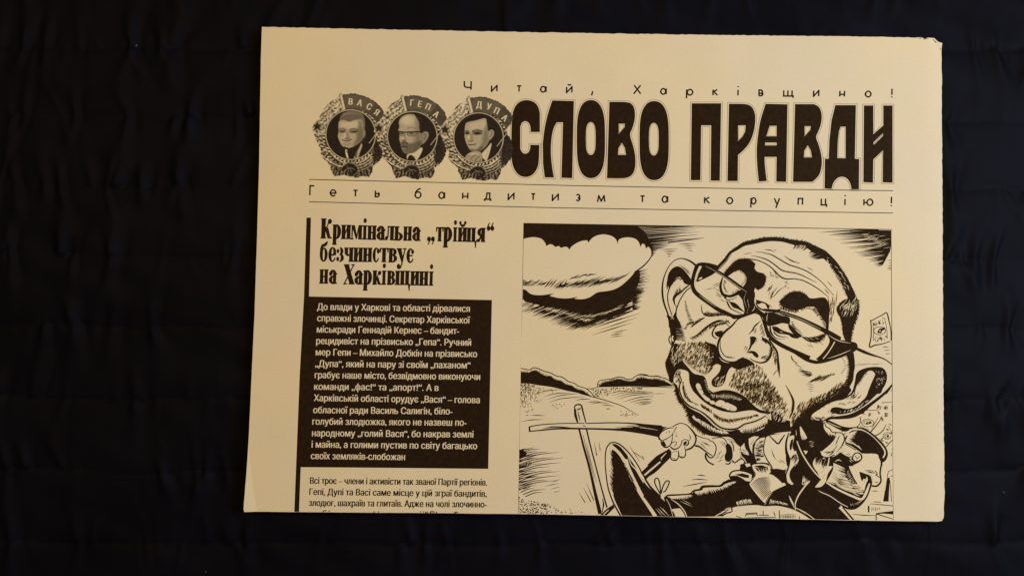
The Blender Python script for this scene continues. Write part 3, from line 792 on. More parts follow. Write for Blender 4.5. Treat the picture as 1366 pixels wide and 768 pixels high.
def letters(word, spots, box, height):
    p = Print(4.2e-5)
    for ch, (cx, cy, rot) in zip(word, spots):
        polys = glyph_polys(ch)
        pts = np.array([q for o_, hs in polys for q in o_]); mid = (pts.max(0) + pts.min(0)) / 2
        a = math.radians(rot); p.at(*box)
        def f(q, d):
            u, w = (q[0] - mid[0]) * height / .727 * .8 + d, (q[1] - mid[1]) * height / .727
            return (cx + u * math.cos(a) + w * math.sin(a), cy + u * math.sin(a) - w * math.cos(a))
        for d in (-2.6, 0, 2.6):
            p.up()
            for o_, hs in polys: p._add([p.px(f(q, d)) for q in o_], hs, 1)
    return p
def badge(box, centre, portrait, word, spots, label, seed):
    step = 3.0
    xs = np.arange(-30, 615, step); ys = np.arange(25, 745, step)
    X, Y = np.meshgrid(xs, ys)
    dx, dy = centre[0] - 300, centre[1] - 385
    B = Tone(X - dx, Y - dy)                       # template coordinates: ring centre (300, 385)
    bx, by = B.X - 300, B.Y - 385
    r = np.hypot(bx, by); th = np.degrees(np.arctan2(-by, bx)) % 360      # 0 right, 90 up
    n1 = vnoise(X / 9 + 40, Y / 9 + 40, seed); n2 = vnoise(X / 22 + 40, Y / 22 + 40, seed + 1)
    # gilded relief: wheat ears laid along the rim
    grain = np.sin(np.radians(th) * 46 + r * .10) * np.sin((r - 200) / 9.5)
    up = np.clip((th - 95) / 20, 0, 1) * np.clip((190 - th) / 20, 0, 1)
    stripe = np.sin((bx * .62 + by * .80) / 5.2 + n2 * 2)
    t_low = .46 + (.16 + .26 * n2) * np.sign(grain) * np.abs(grain) ** .7 + .75 * (n1 - .5)
    t_up = .66 + .13 * stripe + .60 * (n1 - .55) + .10 * grain
    B.t = t_low * (1 - up) + t_up * up
    base = np.clip((by - 215) / 80, 0, 1); B.t = B.t * (1 - .45 * base)
    # dark cog on the right
    cog = np.clip((bx - 150) / 40, 0, 1) * np.clip((by + 60) / 30, 0, 1) * np.clip((235 - by) / 30, 0, 1)
    B.t = B.t * (1 - cog) + (.16 + .07 * np.sign(np.sin(th * 1.4)) * (r > 238) + .10 * (n1 - .5)) * cog
    for k in range(6): B.line([(430 + 10 * k, 480), (426 + 12 * k, 526)], 4, .62, 4, .7)
    # flag with pole
    B.poly([(232, 70), (330, 56), (420, 79), (500, 124), (556, 184), (576, 232), (560, 268), (522, 304), (497, 268), (440, 220), (380, 192), (300, 180), (252, 182)], .31, 5)
    B.poly([(250, 80), (330, 70), (420, 92), (490, 130), (440, 200), (330, 172), (262, 170)], .40, 20, .7)
    B.line([(480, 240), (540, 225), (572, 236)], 8, .26, 10, .6)
    B.line([(218, 58), (246, 178)], 20, .80, 5); B.line([(208, 62), (236, 178)], 5, .35, 4); B.ell(219, 58, 13, 12, .62, 5)
    # star at the left, small
    B.ell(32, 318, 40, 40, .52, 10, .8); B.poly([(32, 282), (44, 306), (70, 306), (50, 324), (58, 352), (34, 336), (8, 352), (14, 324), (-4, 308), (20, 306)], .16, 6, .9, 1)
    # ribbons at the foot and the dark crest
    for k in range(4):
        B.line([(345 + 4 * k, 612 + 22 * k), (400 + 6 * k, 596 + 20 * k), (440 + 8 * k, 566 + 20 * k), (470 + 4 * k, 540 + 22 * k)], 8, .78 - .08 * k, 5)
        B.line([(345 + 4 * k, 622 + 22 * k), (402 + 6 * k, 606 + 20 * k), (446 + 8 * k, 576 + 20 * k)], 7, .16, 5, .9)
    B.line([(60, 546), (110, 586), (170, 622), (230, 640)], 8, .80, 5); B.line([(70, 566), (130, 612), (200, 646)], 9, .22, 6)
    B.line([(134, 520), (176, 566), (226, 600), (262, 612)], 8, .74, 5); B.line([(126, 532), (170, 580), (222, 612)], 8, .2, 5)
    B.ell(292, 660, 62, 48, .14, 8); B.line([(240, 690), (262, 664), (300, 652), (330, 664)], 9, .48, 6, .8); B.line([(270, 640), (296, 660), (306, 686)], 9, .46, 6, .7); B.line([(236, 640), (270, 616), (316, 614), (350, 640)], 7, .55, 6, .8)
    for k in range(9): B.line([(160 + 14 * k, 716 - 2 * (k % 3)), (178 + 13 * k, 672 + 6 * (k % 2))], 5, .18 if k % 2 else .62, 4, .85)
    for k in range(8): B.line([(372 + 13 * k, 716), (364 + 13 * k, 668)], 5, .16 if k % 2 else .55, 4, .85)
    # sunken portrait with its bright ring
    B.ell(300, 385, 206, 206, .22, 5); B.ell(300, 385, 202, 202, .74, 4); B.ell(300, 385, 195, 195, .13, 5)
    B.line([(524, 352), (448, 452)], 7, .66, 4)
    Q = Tone(X, Y); Q.t = B.t.copy(); inner = np.hypot(X - centre[0], Y - centre[1]) - 195
    bg = Q.t.copy(); portrait(Q); Q.t = Q.t * np.clip(.5 - inner / 5, 0, 1) + bg * (1 - np.clip(.5 - inner / 5, 0, 1))
    tone = np.clip(Q.t + .05 * (n1 - .5), 0, 1)
    sil = sd_poly(B.X, B.Y, SIL) + 9 * (vnoise(X / 10 + 9, Y / 10 + 9, seed + 5) - .5)
    keep = sil < 2
    tone = np.clip((tone - .15) / .66, 0, 1) ** 1.75
    pxs = box[0] + X / box[2]; pys = box[1] + Y / box[2]
    fk = keep[:-1, :-1] & keep[1:, :-1] & keep[:-1, 1:] & keep[1:, 1:]
    idx = np.arange(X.size).reshape(X.shape)
    q = np.stack([idx[:-1, :-1], idx[1:, :-1], idx[1:, 1:], idx[:-1, 1:]], 2)[fk]
    used = np.unique(q); remap = np.zeros(X.size, int); remap[used] = np.arange(len(used)); q = remap[q]
    xy = P_np(np.column_stack([pxs.ravel()[used], pys.ravel()[used]]))
    co = np.column_stack([xy, np.full(len(xy), T + 3e-5 + seed * 2e-7)])
    me = bpy.data.meshes.new('portrait_badge'); me.from_pydata(co.tolist(), [], q.tolist()); me.update()
    at = me.attributes.new('halftone', 'FLOAT', 'POINT'); at.data.foreach_set('value', tone.ravel()[used].astype(np.float32))
    o = link('portrait_badge', me, paper_root, (M_TONE,)); o['label'] = label
    if me.polygons[0].normal.z < 0: me.flip_normals()
    letters(word, spots, box, 50).build('badge_lettering', o)
    return o
def face_smiling(q):
    q.poly([(262, 256), (270, 214), (300, 190), (350, 178), (410, 184), (446, 212), (462, 262), (458, 330), (436, 330), (424, 262), (330, 268), (285, 262)], .44, 10)
    q.poly([(248, 300), (256, 262), (300, 250), (340, 264), (400, 240), (440, 264), (450, 320), (464, 345), (460, 385), (440, 402), (425, 430), (392, 455), (350, 474), (308, 480), (276, 458), (256, 420), (244, 385), (250, 345)], .64, 7, 1, 4)
    q.poly([(418, 262), (448, 320), (464, 345), (458, 390), (424, 436), (370, 470), (388, 410), (402, 340)], .40, 34, .85)
    q.poly([(276, 276), (330, 268), (392, 262), (400, 310), (330, 322), (272, 316)], .74, 22, .8)
    q.poly([(262, 250), (272, 212), (330, 192), (400, 190), (440, 220), (428, 246), (376, 254), (338, 268), (300, 256)], .40, 12); q.line([(290, 212), (340, 200), (400, 204)], 10, .54, 12, .7)
    q.poly([(250, 336), (304, 330), (306, 352), (256, 358)], .42, 14, .8); q.poly([(338, 336), (404, 330), (406, 356), (342, 358)], .42, 14, .8)
    q.ell(280, 345, 18, 6, .20, 8, .9); q.ell(372, 348, 22, 6, .20, 8, .9); q.line([(256, 328), (282, 320), (306, 332)], 7, .34, 8); q.line([(340, 330), (374, 322), (406, 336)], 7, .34, 8)
    q.poly([(316, 345), (336, 392), (322, 404), (300, 398)], .50, 12, .8); q.ell(302, 376, 10, 18, .80, 12, .8); q.line([(304, 404), (322, 408), (338, 400)], 5, .28, 5)
    q.poly([(268, 388), (300, 392), (282, 430), (266, 420)], .70, 14, .7); q.poly([(345, 385), (382, 380), (376, 420), (350, 414)], .66, 14, .7)
    q.line([(280, 413), (304, 421), (330, 420), (352, 410)], 7, .24, 7); q.poly([(292, 416), (306, 419), (336, 416), (326, 421), (306, 422)], .56, 5, .7); q.line([(292, 444), (318, 450), (344, 442)], 8, .48, 9, .7)
    q.ell(452, 362, 10, 20, .52, 8)
    q.poly([(282, 470), (345, 482), (392, 456), (430, 436), (446, 470), (400, 570), (310, 570)], .11, 8)
    q.poly([(302, 496), (318, 490), (322, 520), (330, 560), (314, 552)], .80, 5); q.poly([(372, 560), (390, 520), (412, 480), (432, 440), (440, 462), (420, 515), (404, 564)], .66, 6); q.poly([(378, 520), (400, 500), (396, 550), (384, 556)], .30, 8, .8); q.line([(312, 500), (318, 512)], 5, .2, 4)
def face_bearded(q):
    q.poly([(192, 270), (214, 232), (262, 208), (318, 212), (350, 250), (362, 320), (372, 400), (368, 450), (348, 492), (316, 514), (278, 526), (238, 518), (216, 486), (208, 448), (196, 410), (198, 360), (188, 338), (196, 305)], .64, 7, 1, 4)
    q.ell(262, 258, 50, 36, .76, 30, .9)
    q.poly([(318, 206), (380, 232), (440, 300), (440, 345), (398, 344), (372, 362), (356, 330), (352, 270)], .13, 8)
    q.poly([(372, 366), (396, 346), (428, 352), (430, 388), (404, 430), (376, 444)], .54, 7, 1, 3); q.line([(392, 368), (410, 374), (398, 408)], 7, .34, 8)
    q.poly([(340, 226), (362, 330), (374, 440), (344, 500), (316, 480), (320, 400), (332, 310)], .42, 46, .8)
    q.poly([(206, 440), (232, 422), (266, 440), (310, 436), (362, 420), (370, 450), (346, 494), (316, 514), (278, 526), (238, 518), (216, 486)], .36, 18, .85)
    q.line([(218, 440), (238, 430), (264, 442)], 8, .26, 7); q.line([(218, 468), (238, 465), (260, 472)], 6, .18, 5); q.ell(234, 484, 16, 8, .50, 8, .8)
    q.poly([(198, 350), (236, 352), (236, 376), (206, 376)], .52, 10, .7); q.poly([(262, 350), (336, 350), (326, 376), (268, 378)], .52, 10, .7)
    q.line([(188, 346), (240, 352), (300, 349), (360, 349), (384, 352)], 9, .04, 4); q.line([(202, 352), (206, 378), (236, 380), (242, 354)], 4, .26, 4); q.line([(260, 352), (268, 380), (326, 378), (338, 352)], 4, .26, 4); q.ell(218, 362, 9, 5, .24, 7); q.ell(294, 362, 15, 5, .24, 7)
    q.line([(262, 322), (296, 312), (330, 322)], 5, .40, 8, .7)
    q.poly([(238, 362), (250, 410), (228, 420), (216, 404)], .50, 10, .7); q.ell(226, 398, 9, 14, .78, 9, .8); q.line([(222, 418), (246, 418)], 5, .30, 5)
    q.poly([(262, 528), (318, 514), (370, 474), (382, 492), (348, 560), (324, 580), (300, 548)], .78, 5); q.poly([(258, 532), (276, 540), (268, 572), (256, 560)], .74, 5)
    q.poly([(270, 544), (296, 534), (322, 562), (328, 590), (266, 590)], .11, 5); q.line([(300, 540), (338, 556)], 3, .44, 4, .7)
def face_pensive(q):
    q.poly([(214, 270), (236, 238), (300, 228), (374, 214), (388, 262), (396, 320), (420, 304), (442, 318), (442, 350), (422, 380), (404, 396), (386, 430), (350, 465), (300, 486), (256, 472), (234, 440), (214, 392), (208, 340)], .64, 7, 1, 4)
    q.poly([(254, 262), (330, 244), (374, 236), (370, 300), (310, 302), (256, 306)], .72, 22, .8)
    q.poly([(218, 252), (250, 200), (330, 168), (402, 186), (436, 258), (430, 304), (404, 310), (390, 262), (376, 214), (300, 232), (240, 244)], .11, 8)
    q.poly([(388, 262), (396, 320), (404, 398), (350, 468), (306, 484), (346, 420), (360, 330)], .44, 34, .85); q.poly([(410, 310), (438, 318), (440, 346), (416, 378)], .58, 7); q.line([(420, 322), (428, 340), (414, 362)], 6, .38, 6)
    q.poly([(212, 318), (246, 322), (246, 346), (216, 346)], .38, 12, .85); q.poly([(270, 318), (344, 312), (344, 344), (280, 348)], .40, 12, .85)
    q.line([(216, 318), (240, 317)], 6, .28, 6); q.line([(274, 318), (310, 308), (350, 320)], 6, .26, 6)
    q.ell(232, 336, 14, 7, .12, 8); q.ell(312, 336, 24, 8, .12, 9)
    q.poly([(262, 330), (282, 388), (252, 400), (234, 386)], .50, 12, .75); q.ell(244, 368, 9, 22, .78, 10, .8); q.line([(238, 396), (258, 402), (276, 394)], 5, .30, 5)
    q.line([(240, 426), (266, 428), (298, 422)], 7, .24, 5); q.line([(250, 438), (286, 440)], 5, .58, 7, .7); q.poly([(242, 456), (300, 464), (350, 436), (344, 472), (292, 490), (256, 476)], .36, 16, .8)
    q.poly([(344, 502), (390, 450), (424, 412), (414, 470), (392, 540), (372, 572), (352, 532)], .78, 5); q.line([(396, 470), (372, 548)], 4, .5, 5, .7)
    q.poly([(210, 545), (228, 505), (288, 478), (338, 488), (352, 520), (358, 548), (374, 582), (300, 590), (240, 574)], .58, 6, 1, 4); q.ell(284, 500, 38, 12, .72, 12, .8)
    q.line([(258, 550), (270, 522), (300, 510)], 5, .34, 5); q.line([(296, 558), (306, 534), (330, 522)], 5, .34, 5); q.line([(328, 564), (338, 545)], 5, .34, 5); q.poly([(240, 560), (300, 562), (364, 566), (370, 586), (300, 590), (244, 576)], .34, 10, .8)
    q.poly([(352, 536), (374, 556), (376, 588), (354, 582)], .16, 6)
badge((410, 118, 6.0), (347, 371), face_smiling, 'ВАСЯ', [(347, 106, 4), (420, 116, 14), (496, 146, 26), (556, 192, 38)], 'badge with the portrait of a smiling grey haired man', 21)
badge((500, 118, 6.0), (300, 385), face_bearded, 'ГЕПА', [(298, 116, 5), (362, 126, 12), (427, 148, 24), (492, 208, 36)], 'badge with the portrait of a balding man in glasses', 31)
badge((585, 122, 6.0), (320, 372), face_pensive, 'ДУПА', [(325, 112, 4), (404, 122, 14), (466, 156, 26), (531, 212, 38)], 'badge with the portrait of a dark haired man, chin on hand', 41)
# ------------------------------------------------------------------ the caricature: pen and ink drawing in a thin frame
Z1 = (680, 280, 5.119); Q1 = (690, 380, 6.4); Z2 = (860, 300, 6.4); Z3 = (1020, 300, 6.4); Z4 = (860, 400, 6.4); Z5 = (1020, 400, 6.4)
Z6 = (860, 500, 6.4); Z7 = (1020, 500, 6.4); Z8 = (680, 460, 6.4); Z9 = (680, 570, 6.4); Z10 = (860, 580, 6.4); Z11 = (1020, 580, 6.4)
E1 = (880, 340, 8.0); E2 = (960, 380, 8.0); E3 = (880, 440, 8.0); E4 = (1060, 440, 9.143); E5 = (1060, 530, 9.143)
W_ = 1
class Pen(Print):
    def __init__(s, *a):
        super().__init__(*a); s.organic = True
cart = group_part('caricature', paper_root, 'pen and ink caricature of a big headed bald man in glasses inside a thin frame')

# the drawing's borders: left, right and upper frame lines and the fold at the bottom
FRAME = [((698.3, 297.2), (691.2, 684.9)), ((691.0, 684.5), (1192.2, 693.9)), ((1191.9, 694.0), (1189.1, 305.8)), ((1189, 305.7), (698, 297.4))]
# frame
pr = Pen(2.2e-5)
pr.line([(698.3, 297.7), (860, 300.6), (1020, 303.4), (1188.9, 306.0)], 1.0, straight=True)
pr.line([(698.3, 297.7), (697, 370), (694.9, 460), (692.9, 580), (691.2, 684.4)], .85, straight=True)
pr.line([(1188.9, 306.0), (1189.6, 420), (1190.4, 520), (1191.4, 620), (1191.9, 694.0)], .85, straight=True)
pr.build('frame_line', cart, clips=FRAME)

# ---- sky and cloud
pr = Pen()
pr.at(*Z1)
pr.fill([(93, 90), (300, 93), (600, 98), (850, 104), (880, 118), (905, 135), (930, 160), (945, 190), (960, 225), (976, 258), (975, 300), (966, 300), (966, 282), (960, 264), (945, 250), (930, 264), (921, 236), (905, 230), (892, 253), (884, 225), (866, 203), (840, 191), (800, 187), (762, 194), (742, 208), (738, 236), (728, 205), (700, 180), (650, 167), (600, 173), (562, 193), (538, 223), (529, 207), (490, 212), (450, 230), (418, 254), (408, 273), (395, 255), (372, 252), (350, 259), (335, 246), (312, 252), (290, 236), (268, 236), (250, 247), (238, 218), (212, 195), (170, 186), (130, 189), (93, 198)])
pr.hatch([(850, 112, 1300, 107), (860, 122, 1325, 112), (870, 132, 1250, 116), (880, 142, 1300, 124), (890, 154, 1220, 134), (895, 163, 1270, 138), (905, 172, 1200, 152), (910, 182, 1300, 150), (915, 190, 1160, 170), (925, 200, 1290, 168), (930, 208, 1150, 190), (930, 216, 1325, 191), (940, 224, 1120, 208), (945, 234, 1110, 222), (950, 243, 1100, 234), (955, 252, 1085, 243), (965, 262, 1070, 255), (970, 271, 1020, 267), (970, 281, 1008, 278), (970, 291, 998, 290), (968, 302, 990, 303), (966, 312, 980, 314), (1080, 222, 1328, 192), (1110, 112, 1330, 110)], 9)
pr.hatch([(1150, 232, 1265, 227), (1170, 248, 1270, 241), (1192, 263, 1252, 262), (1215, 276, 1252, 278), (1022, 273, 1148, 266), (1052, 286, 1137, 281), (1066, 300, 1112, 298), (1078, 316, 1098, 317)], 6, 0, 'both')
pr.line([(962, 255), (974, 285), (966, 318), (944, 350), (910, 385), (878, 408), (852, 425)], [5, 7, 8, 10, 8])
# dark underside
pr.fill([(90, 541), (110, 546), (138, 570), (175, 580), (230, 580), (302, 569), (272, 586), (330, 600), (400, 603), (466, 591), (440, 606), (495, 609), (545, 596), (578, 574), (607, 560), (660, 554), (715, 541), (760, 517), (800, 483), (835, 448), (858, 418), (885, 412), (890, 450), (880, 500), (862, 545), (850, 580), (835, 610), (800, 650), (760, 690), (700, 722), (620, 735), (540, 722), (480, 712), (400, 690), (330, 668), (250, 650), (200, 632), (140, 622), (88, 612)])
pr.hatch([(858 + rnd.uniform(-14, 10), 424 + 6.2 * i, 932 + 22 * math.sin(i * 2.1) + rnd.uniform(-16, 16) - (i > 16) * 14, 402 + 6.6 * i) for i in range(26)], 6)
pr.hatch([(838, 560 + 9 * i, 912 - 2.2 * i + 12 * math.sin(i * 1.7), 540 + 10 * i) for i in range(14)], 9)
pr.hatch([(90, 478 + 9 * i, 118 + 14 * i, 484 + 8 * i) for i in range(5)], 6)
for a0, a1, b0, b1, n in (((90, 505), (360, 545), (170, 470), (400, 470), 26), ((300, 535), (560, 525), (420, 490), (680, 440), 30), ((400, 470), (560, 440), (470, 445), (610, 432), 12), ((540, 520), (720, 495), (640, 470), (830, 425), 20)):
    pr.between([a0, a1], [b0, b1], n, 5.5, 0, 7, 'both', .45)
pr.at(*Q1)
pr.fill([(60, 110), (160, 140), (270, 168), (380, 195), (500, 225), (620, 235), (740, 210), (860, 160), (930, 110), (960, 60), (985, 90), (950, 150), (880, 205), (790, 250), (700, 280), (600, 290), (520, 275), (430, 240), (330, 210), (220, 180), (120, 155), (60, 140)])
def slant(curve, n, down, length, w, ang, jit=10, lo=.5):
    """parallel pen strokes hanging off an edge, all leaning the same way"""
    c = resample(spline(curve), n); segs = []
    for p in c:
        a = math.radians(ang + rnd.uniform(-3, 3)); L = length * rnd.uniform(lo, 1.1); d = rnd.uniform(-.3, 1) * down
        x, y = p[0] + rnd.uniform(-jit, jit), p[1] + d
        segs.append((x + math.cos(a) * L * .45, y - math.sin(a) * L * .45, x - math.cos(a) * L * .55, y + math.sin(a) * L * .55))
    pr.hatch(segs, w, 0, 'end')
slant([(70, 160), (160, 180), (260, 215)], 30, 45, 130, 7, 22)
slant([(200, 190), (320, 225), (430, 262), (520, 290)], 54, 55, 170, 8, 22)
slant([(380, 260), (500, 300), (600, 310), (680, 300)], 46, 48, 190, 8, 21)
slant([(640, 290), (740, 270), (840, 235), (930, 180)], 44, 42, 230, 9, 20)
pr.between([(985, 40), (970, 100), (950, 150)], [(1120, 34), (1080, 78), (1040, 118)], 14, 8, 0, 4, 'end', .35)
pr.hatch([(720, 345, 1048, 240), (700, 384, 1020, 278), (640, 426, 985, 318), (660, 365, 900, 280), (800, 300, 1050, 190), (840, 262, 1045, 200), (820, 230, 1000, 150), (760, 300, 990, 222)], 9, 0, 'both')
pr.hatch([(810, 408, 945, 380), (795, 430, 900, 412), (795, 446, 900, 432)], 8, 0, 'both')
# light glints between the strokes
glint = [(260, 205), (400, 235), (520, 262), (640, 262), (760, 235), (880, 185)]
c_ = resample(spline(glint), 44)
pr.hatch([(p[0] - 30, p[1] + 12 + rnd.uniform(-12, 14), p[0] + 34, p[1] - 12 + rnd.uniform(-12, 14)) for p in c_], 3.6, W_, 'both')
pr.build('storm_cloud', cart, 'white cloud against hatched black sky', clips=FRAME)
# top right dark corner
pr = Pen().at(*Z3)
pr.fill([(860, 42), (1078, 46), (1079, 190), (1040, 175), (990, 150), (930, 120), (885, 85)])
yy = np.linspace(42, 345, 58)
lx = np.interp(yy, [42, 70, 105, 165, 240, 270, 300, 350], [430, 540, 590, 670, 790, 830, 890, 965]); rx = np.interp(yy, [42, 190, 240, 350], [960, 1079, 1070, 1010])
pr.hatch([(b_, y - 14, a + rnd.uniform(0, 1) ** 2 * (b_ - a) * .7, y + 14 + rnd.uniform(-3, 3)) for y, a, b_ in zip(yy, lx, rx)], 9, 0, 'end')
pr.hatch([(x, y, x + 75, y - 12) for x, y in [(900, 120), (930, 150), (985, 175), (1000, 130), (905, 95), (960, 100), (1010, 200), (940, 185)]], 3.2, W_, 'both')
pr.hatch([(1079, 300, 1050, 306), (1079, 322, 1058, 326), (1079, 345, 1050, 352), (1079, 366, 1042, 372), (1079, 378, 1055, 382)], 6)
pr.between([(880, 70), (960, 110), (1050, 150)], [(820, 85), (890, 140), (980, 190)], 16, 3.5, W_, 8, 'both', .3)
pr.build('hatched_sky', cart, 'dark hatched corner of the sky', clips=FRAME)

# ---- hills and field
pr = Pen().at(*Z8)
pr.line([(94, 197), (140, 207), (175, 210), (200, 193), (235, 197), (290, 222), (350, 238), (395, 262), (450, 275), (500, 310), (550, 325), (590, 352), (650, 370), (700, 410), (725, 445)], [7, 8, 8, 7, 7])
pr.fill([(94, 228), (120, 230), (160, 235), (190, 222), (225, 218), (260, 240), (310, 265), (350, 262), (385, 292), (440, 305), (480, 335), (530, 345), (575, 378), (620, 385), (665, 415), (708, 440), (690, 437), (600, 412), (480, 388), (360, 358), (240, 342), (160, 328), (94, 328)])
pr.fur([(94, 232), (160, 237), (225, 222), (310, 267), (385, 295), (480, 338), (575, 380), (665, 415)], 18, 60, 6, .2)
pr.line([(600, 412), (725, 445), (830, 475), (960, 520), (1040, 565), (1102, 600)], [9, 8, 7, 6, 3])
pr.line([(650, 372), (700, 371), (745, 362)], 6)
pr.line([(748, 360), (752, 325), (770, 303), (830, 293), (880, 285), (920, 273), (965, 275), (1000, 290), (1045, 288), (1075, 265), (1110, 250), (1160, 252), (1205, 268), (1250, 262), (1290, 272)], [6, 7, 7, 7, 7])
pr.fill([(748, 360), (770, 345), (800, 320), (870, 305), (930, 290), (990, 305), (1050, 310), (1090, 290), (1140, 280), (1190, 300), (1240, 290), (1330, 310), (1400, 350), (1280, 352), (1100, 352), (900, 356)])
pr.fur([(760, 345), (800, 318), (870, 303), (930, 288), (990, 303), (1050, 308), (1090, 288), (1140, 278), (1190, 298), (1240, 288), (1320, 305)], 14, 60, 6, .2)
pr.line([(1280, 272), (1330, 285), (1370, 310), (1400, 345)], 7)
pr.dots([(94, 330), (160, 330), (300, 370), (420, 385), (300, 420), (240, 520), (94, 540)], 330, 3.6, 0, lambda x, y: max(.1, 1 - (x - 94) / 330 - (y - 330) / 300))
pr.dots([(690, 380), (860, 362), (1130, 362), (1160, 385), (860, 400), (840, 440), (730, 440)], 170, 4)
pr.dots([(940, 560), (1000, 550), (1090, 605), (1030, 630), (940, 605)], 26, 4); pr.dots([(340, 500), (470, 500), (480, 525), (400, 545)], 12, 4); pr.dots([(100, 560), (240, 540), (180, 600), (110, 600)], 14, 3.5)
for p in ([(235, 408), (320, 388), (430, 380)], [(290, 440), (400, 412), (520, 408)], [(330, 462), (430, 430), (600, 412)], [(330, 492), (450, 455), (640, 442)], [(560, 470), (620, 462), (690, 460)], [(660, 490), (730, 482), (790, 490)], [(690, 502), (770, 490), (850, 498)], [(780, 516), (830, 512), (890, 522)], [(820, 545), (860, 543)],
          [(860, 412), (930, 395), (1010, 392)], [(870, 430), (980, 405), (1120, 395), (1230, 402)], [(900, 445), (1010, 418), (1130, 405), (1225, 412)], [(920, 462), (1040, 430), (1150, 420), (1225, 425)], [(965, 485), (1080, 452), (1160, 440), (1228, 440)], [(1020, 490), (1120, 466), (1215, 457)], [(1060, 500), (1140, 484), (1222, 480)], [(1095, 508), (1160, 503), (1205, 494)],
          [(180, 598), (300, 601)], [(100, 650), (200, 637), (290, 635)]):
    pr.line(p, [1.5, 5, 7, 5, 1.5])
pr.at(*Q1)
pr.at(*Z9)
for i in range(22):
    y0 = 190 + i * 18.2; L = [60, 180, 110, 250, 340, 170, 300, 380, 200, 360, 260, 150, 280, 350, 190, 350, 240, 320, 160, 120, 190, 150][i]
    x0 = 80 - i * .35 + (0 if i < 19 else 20 * (i - 18))
    pr.line([(x0, y0 + 16), (x0 + L * .5, y0 - L * .10), (x0 + L, y0 - L * .16 + 2)], [7, 8, 6, 1.5])
for i in range(12):
    y0 = 195 + i * 30; pr.line([(79, y0), (79 + 70, y0 - 12), (79 + 130 + 30 * math.sin(i), y0 - 26)], [9, 8, 2])
pr.fill([(80, 185), (110, 190), (150, 215), (130, 250), (79, 270)]); pr.fill([(79, 318), (130, 300), (205, 296), (150, 330), (79, 346)])
pr.between([(90, 300), (200, 292), (235, 290)], [(79, 330), (150, 340), (200, 345)], 12, 3.5, W_, 4, 'both')
pr.hatch([(350, 525, 432, 502), (365, 553, 432, 540), (355, 465, 430, 440), (300, 500, 420, 475)], 5, 0, 'both')
pr.dots([(78, 590), (160, 620), (330, 650), (430, 690), (620, 700), (640, 735), (78, 732)], 230, 4.6, 0, lambda x, y: 1 if x < 330 else .35)
pr.build('field_and_hills', cart, clips=FRAME)

# ---- the wooden cross of sticks
pr = Pen().at(*Z8)
pr.fill([(552, 560), (550, 530), (560, 510), (580, 503), (600, 505), (612, 520), (625, 570), (652, 672), (678, 768), (600, 768), (585, 700), (565, 630)], W_)
pr.line([(570, 555), (556, 545), (556, 520), (575, 508), (600, 508), (614, 522), (628, 580), (652, 670)], [8, 12, 14, 12, 9])
pr.line([(556, 545), (562, 600), (580, 660)], [16, 22, 14]); pr.line([(575, 545), (590, 548), (606, 535)], 10); pr.line([(580, 560), (592, 610), (600, 650)], [4, 10, 3])
pr.at(*Z9)
pr.fill([(590, 10), (658, 10), (700, 190), (760, 420), (830, 670), (770, 745), (720, 540), (650, 260)], W_)
pr.line([(592, 10), (630, 160), (680, 340), (730, 560), (772, 735)], [15, 18, 20, 26, 34])
pr.line([(655, 12), (690, 160), (740, 350), (790, 540), (830, 680)], [13, 12, 12, 12, 14])
pr.line([(625, 60), (670, 240), (720, 430)], [3, 7, 2]); pr.line([(655, 130), (690, 280), (740, 470)], [2, 5, 2]); pr.line([(790, 600), (800, 650), (790, 720)], [4, 14, 6])
pr.hatch([(720, 120, 742, 235), (760, 120, 772, 200), (590, 548, 645, 640), (628, 512, 692, 632), (655, 470, 718, 620), (735, 190, 742, 240)], 7, 0, 'start')
# crossbar
pr.at(*Z8)
pr.fill([(163, 697), (330, 672), (560, 664), (800, 662), (1000, 668), (1290, 700), (1290, 768), (1150, 742), (900, 722), (600, 712), (340, 722), (165, 738)], W_)
pr.line([(163, 697), (260, 680), (400, 670), (560, 666), (640, 668)], [9, 8, 7]); pr.line([(650, 668), (760, 664), (900, 662), (1050, 668), (1180, 684), (1300, 700)], [8, 10, 10, 14, 30])
pr.line([(168, 696), (170, 738)], 14)
pr.line([(165, 736), (280, 725), (420, 712), (600, 712), (800, 716), (960, 724), (1130, 740), (1300, 766)], [9, 12, 16, 14, 15, 20, 34, 50])
pr.line([(280, 715), (350, 700), (430, 698), (520, 704)], [2, 12, 10, 3]); pr.line([(620, 686), (650, 692)], 6)
pr.line([(900, 700), (1040, 712), (1160, 728)], [2, 12, 26]); pr.line([(1000, 690), (1100, 696), (1200, 712)], [2, 6, 16])
pr.at(*Z6)
pr.fill([(-250, 462), (-120, 446), (-30, 426), (60, 428), (190, 444), (150, 480), (120, 512), (0, 494), (-90, 482), (-200, 468)])
pr.hatch([(60, 432, -150, 424), (60, 438, -190, 436), (40, 446, -230, 446), (-20, 450, -280, 456), (60, 430, -80, 418)], 8)
pr.line([(-40, 450), (40, 456), (110, 470)], [2, 5, 2], W_); pr.line([(-120, 432), (-60, 438), (10, 448)], [1, 4, 1], W_)
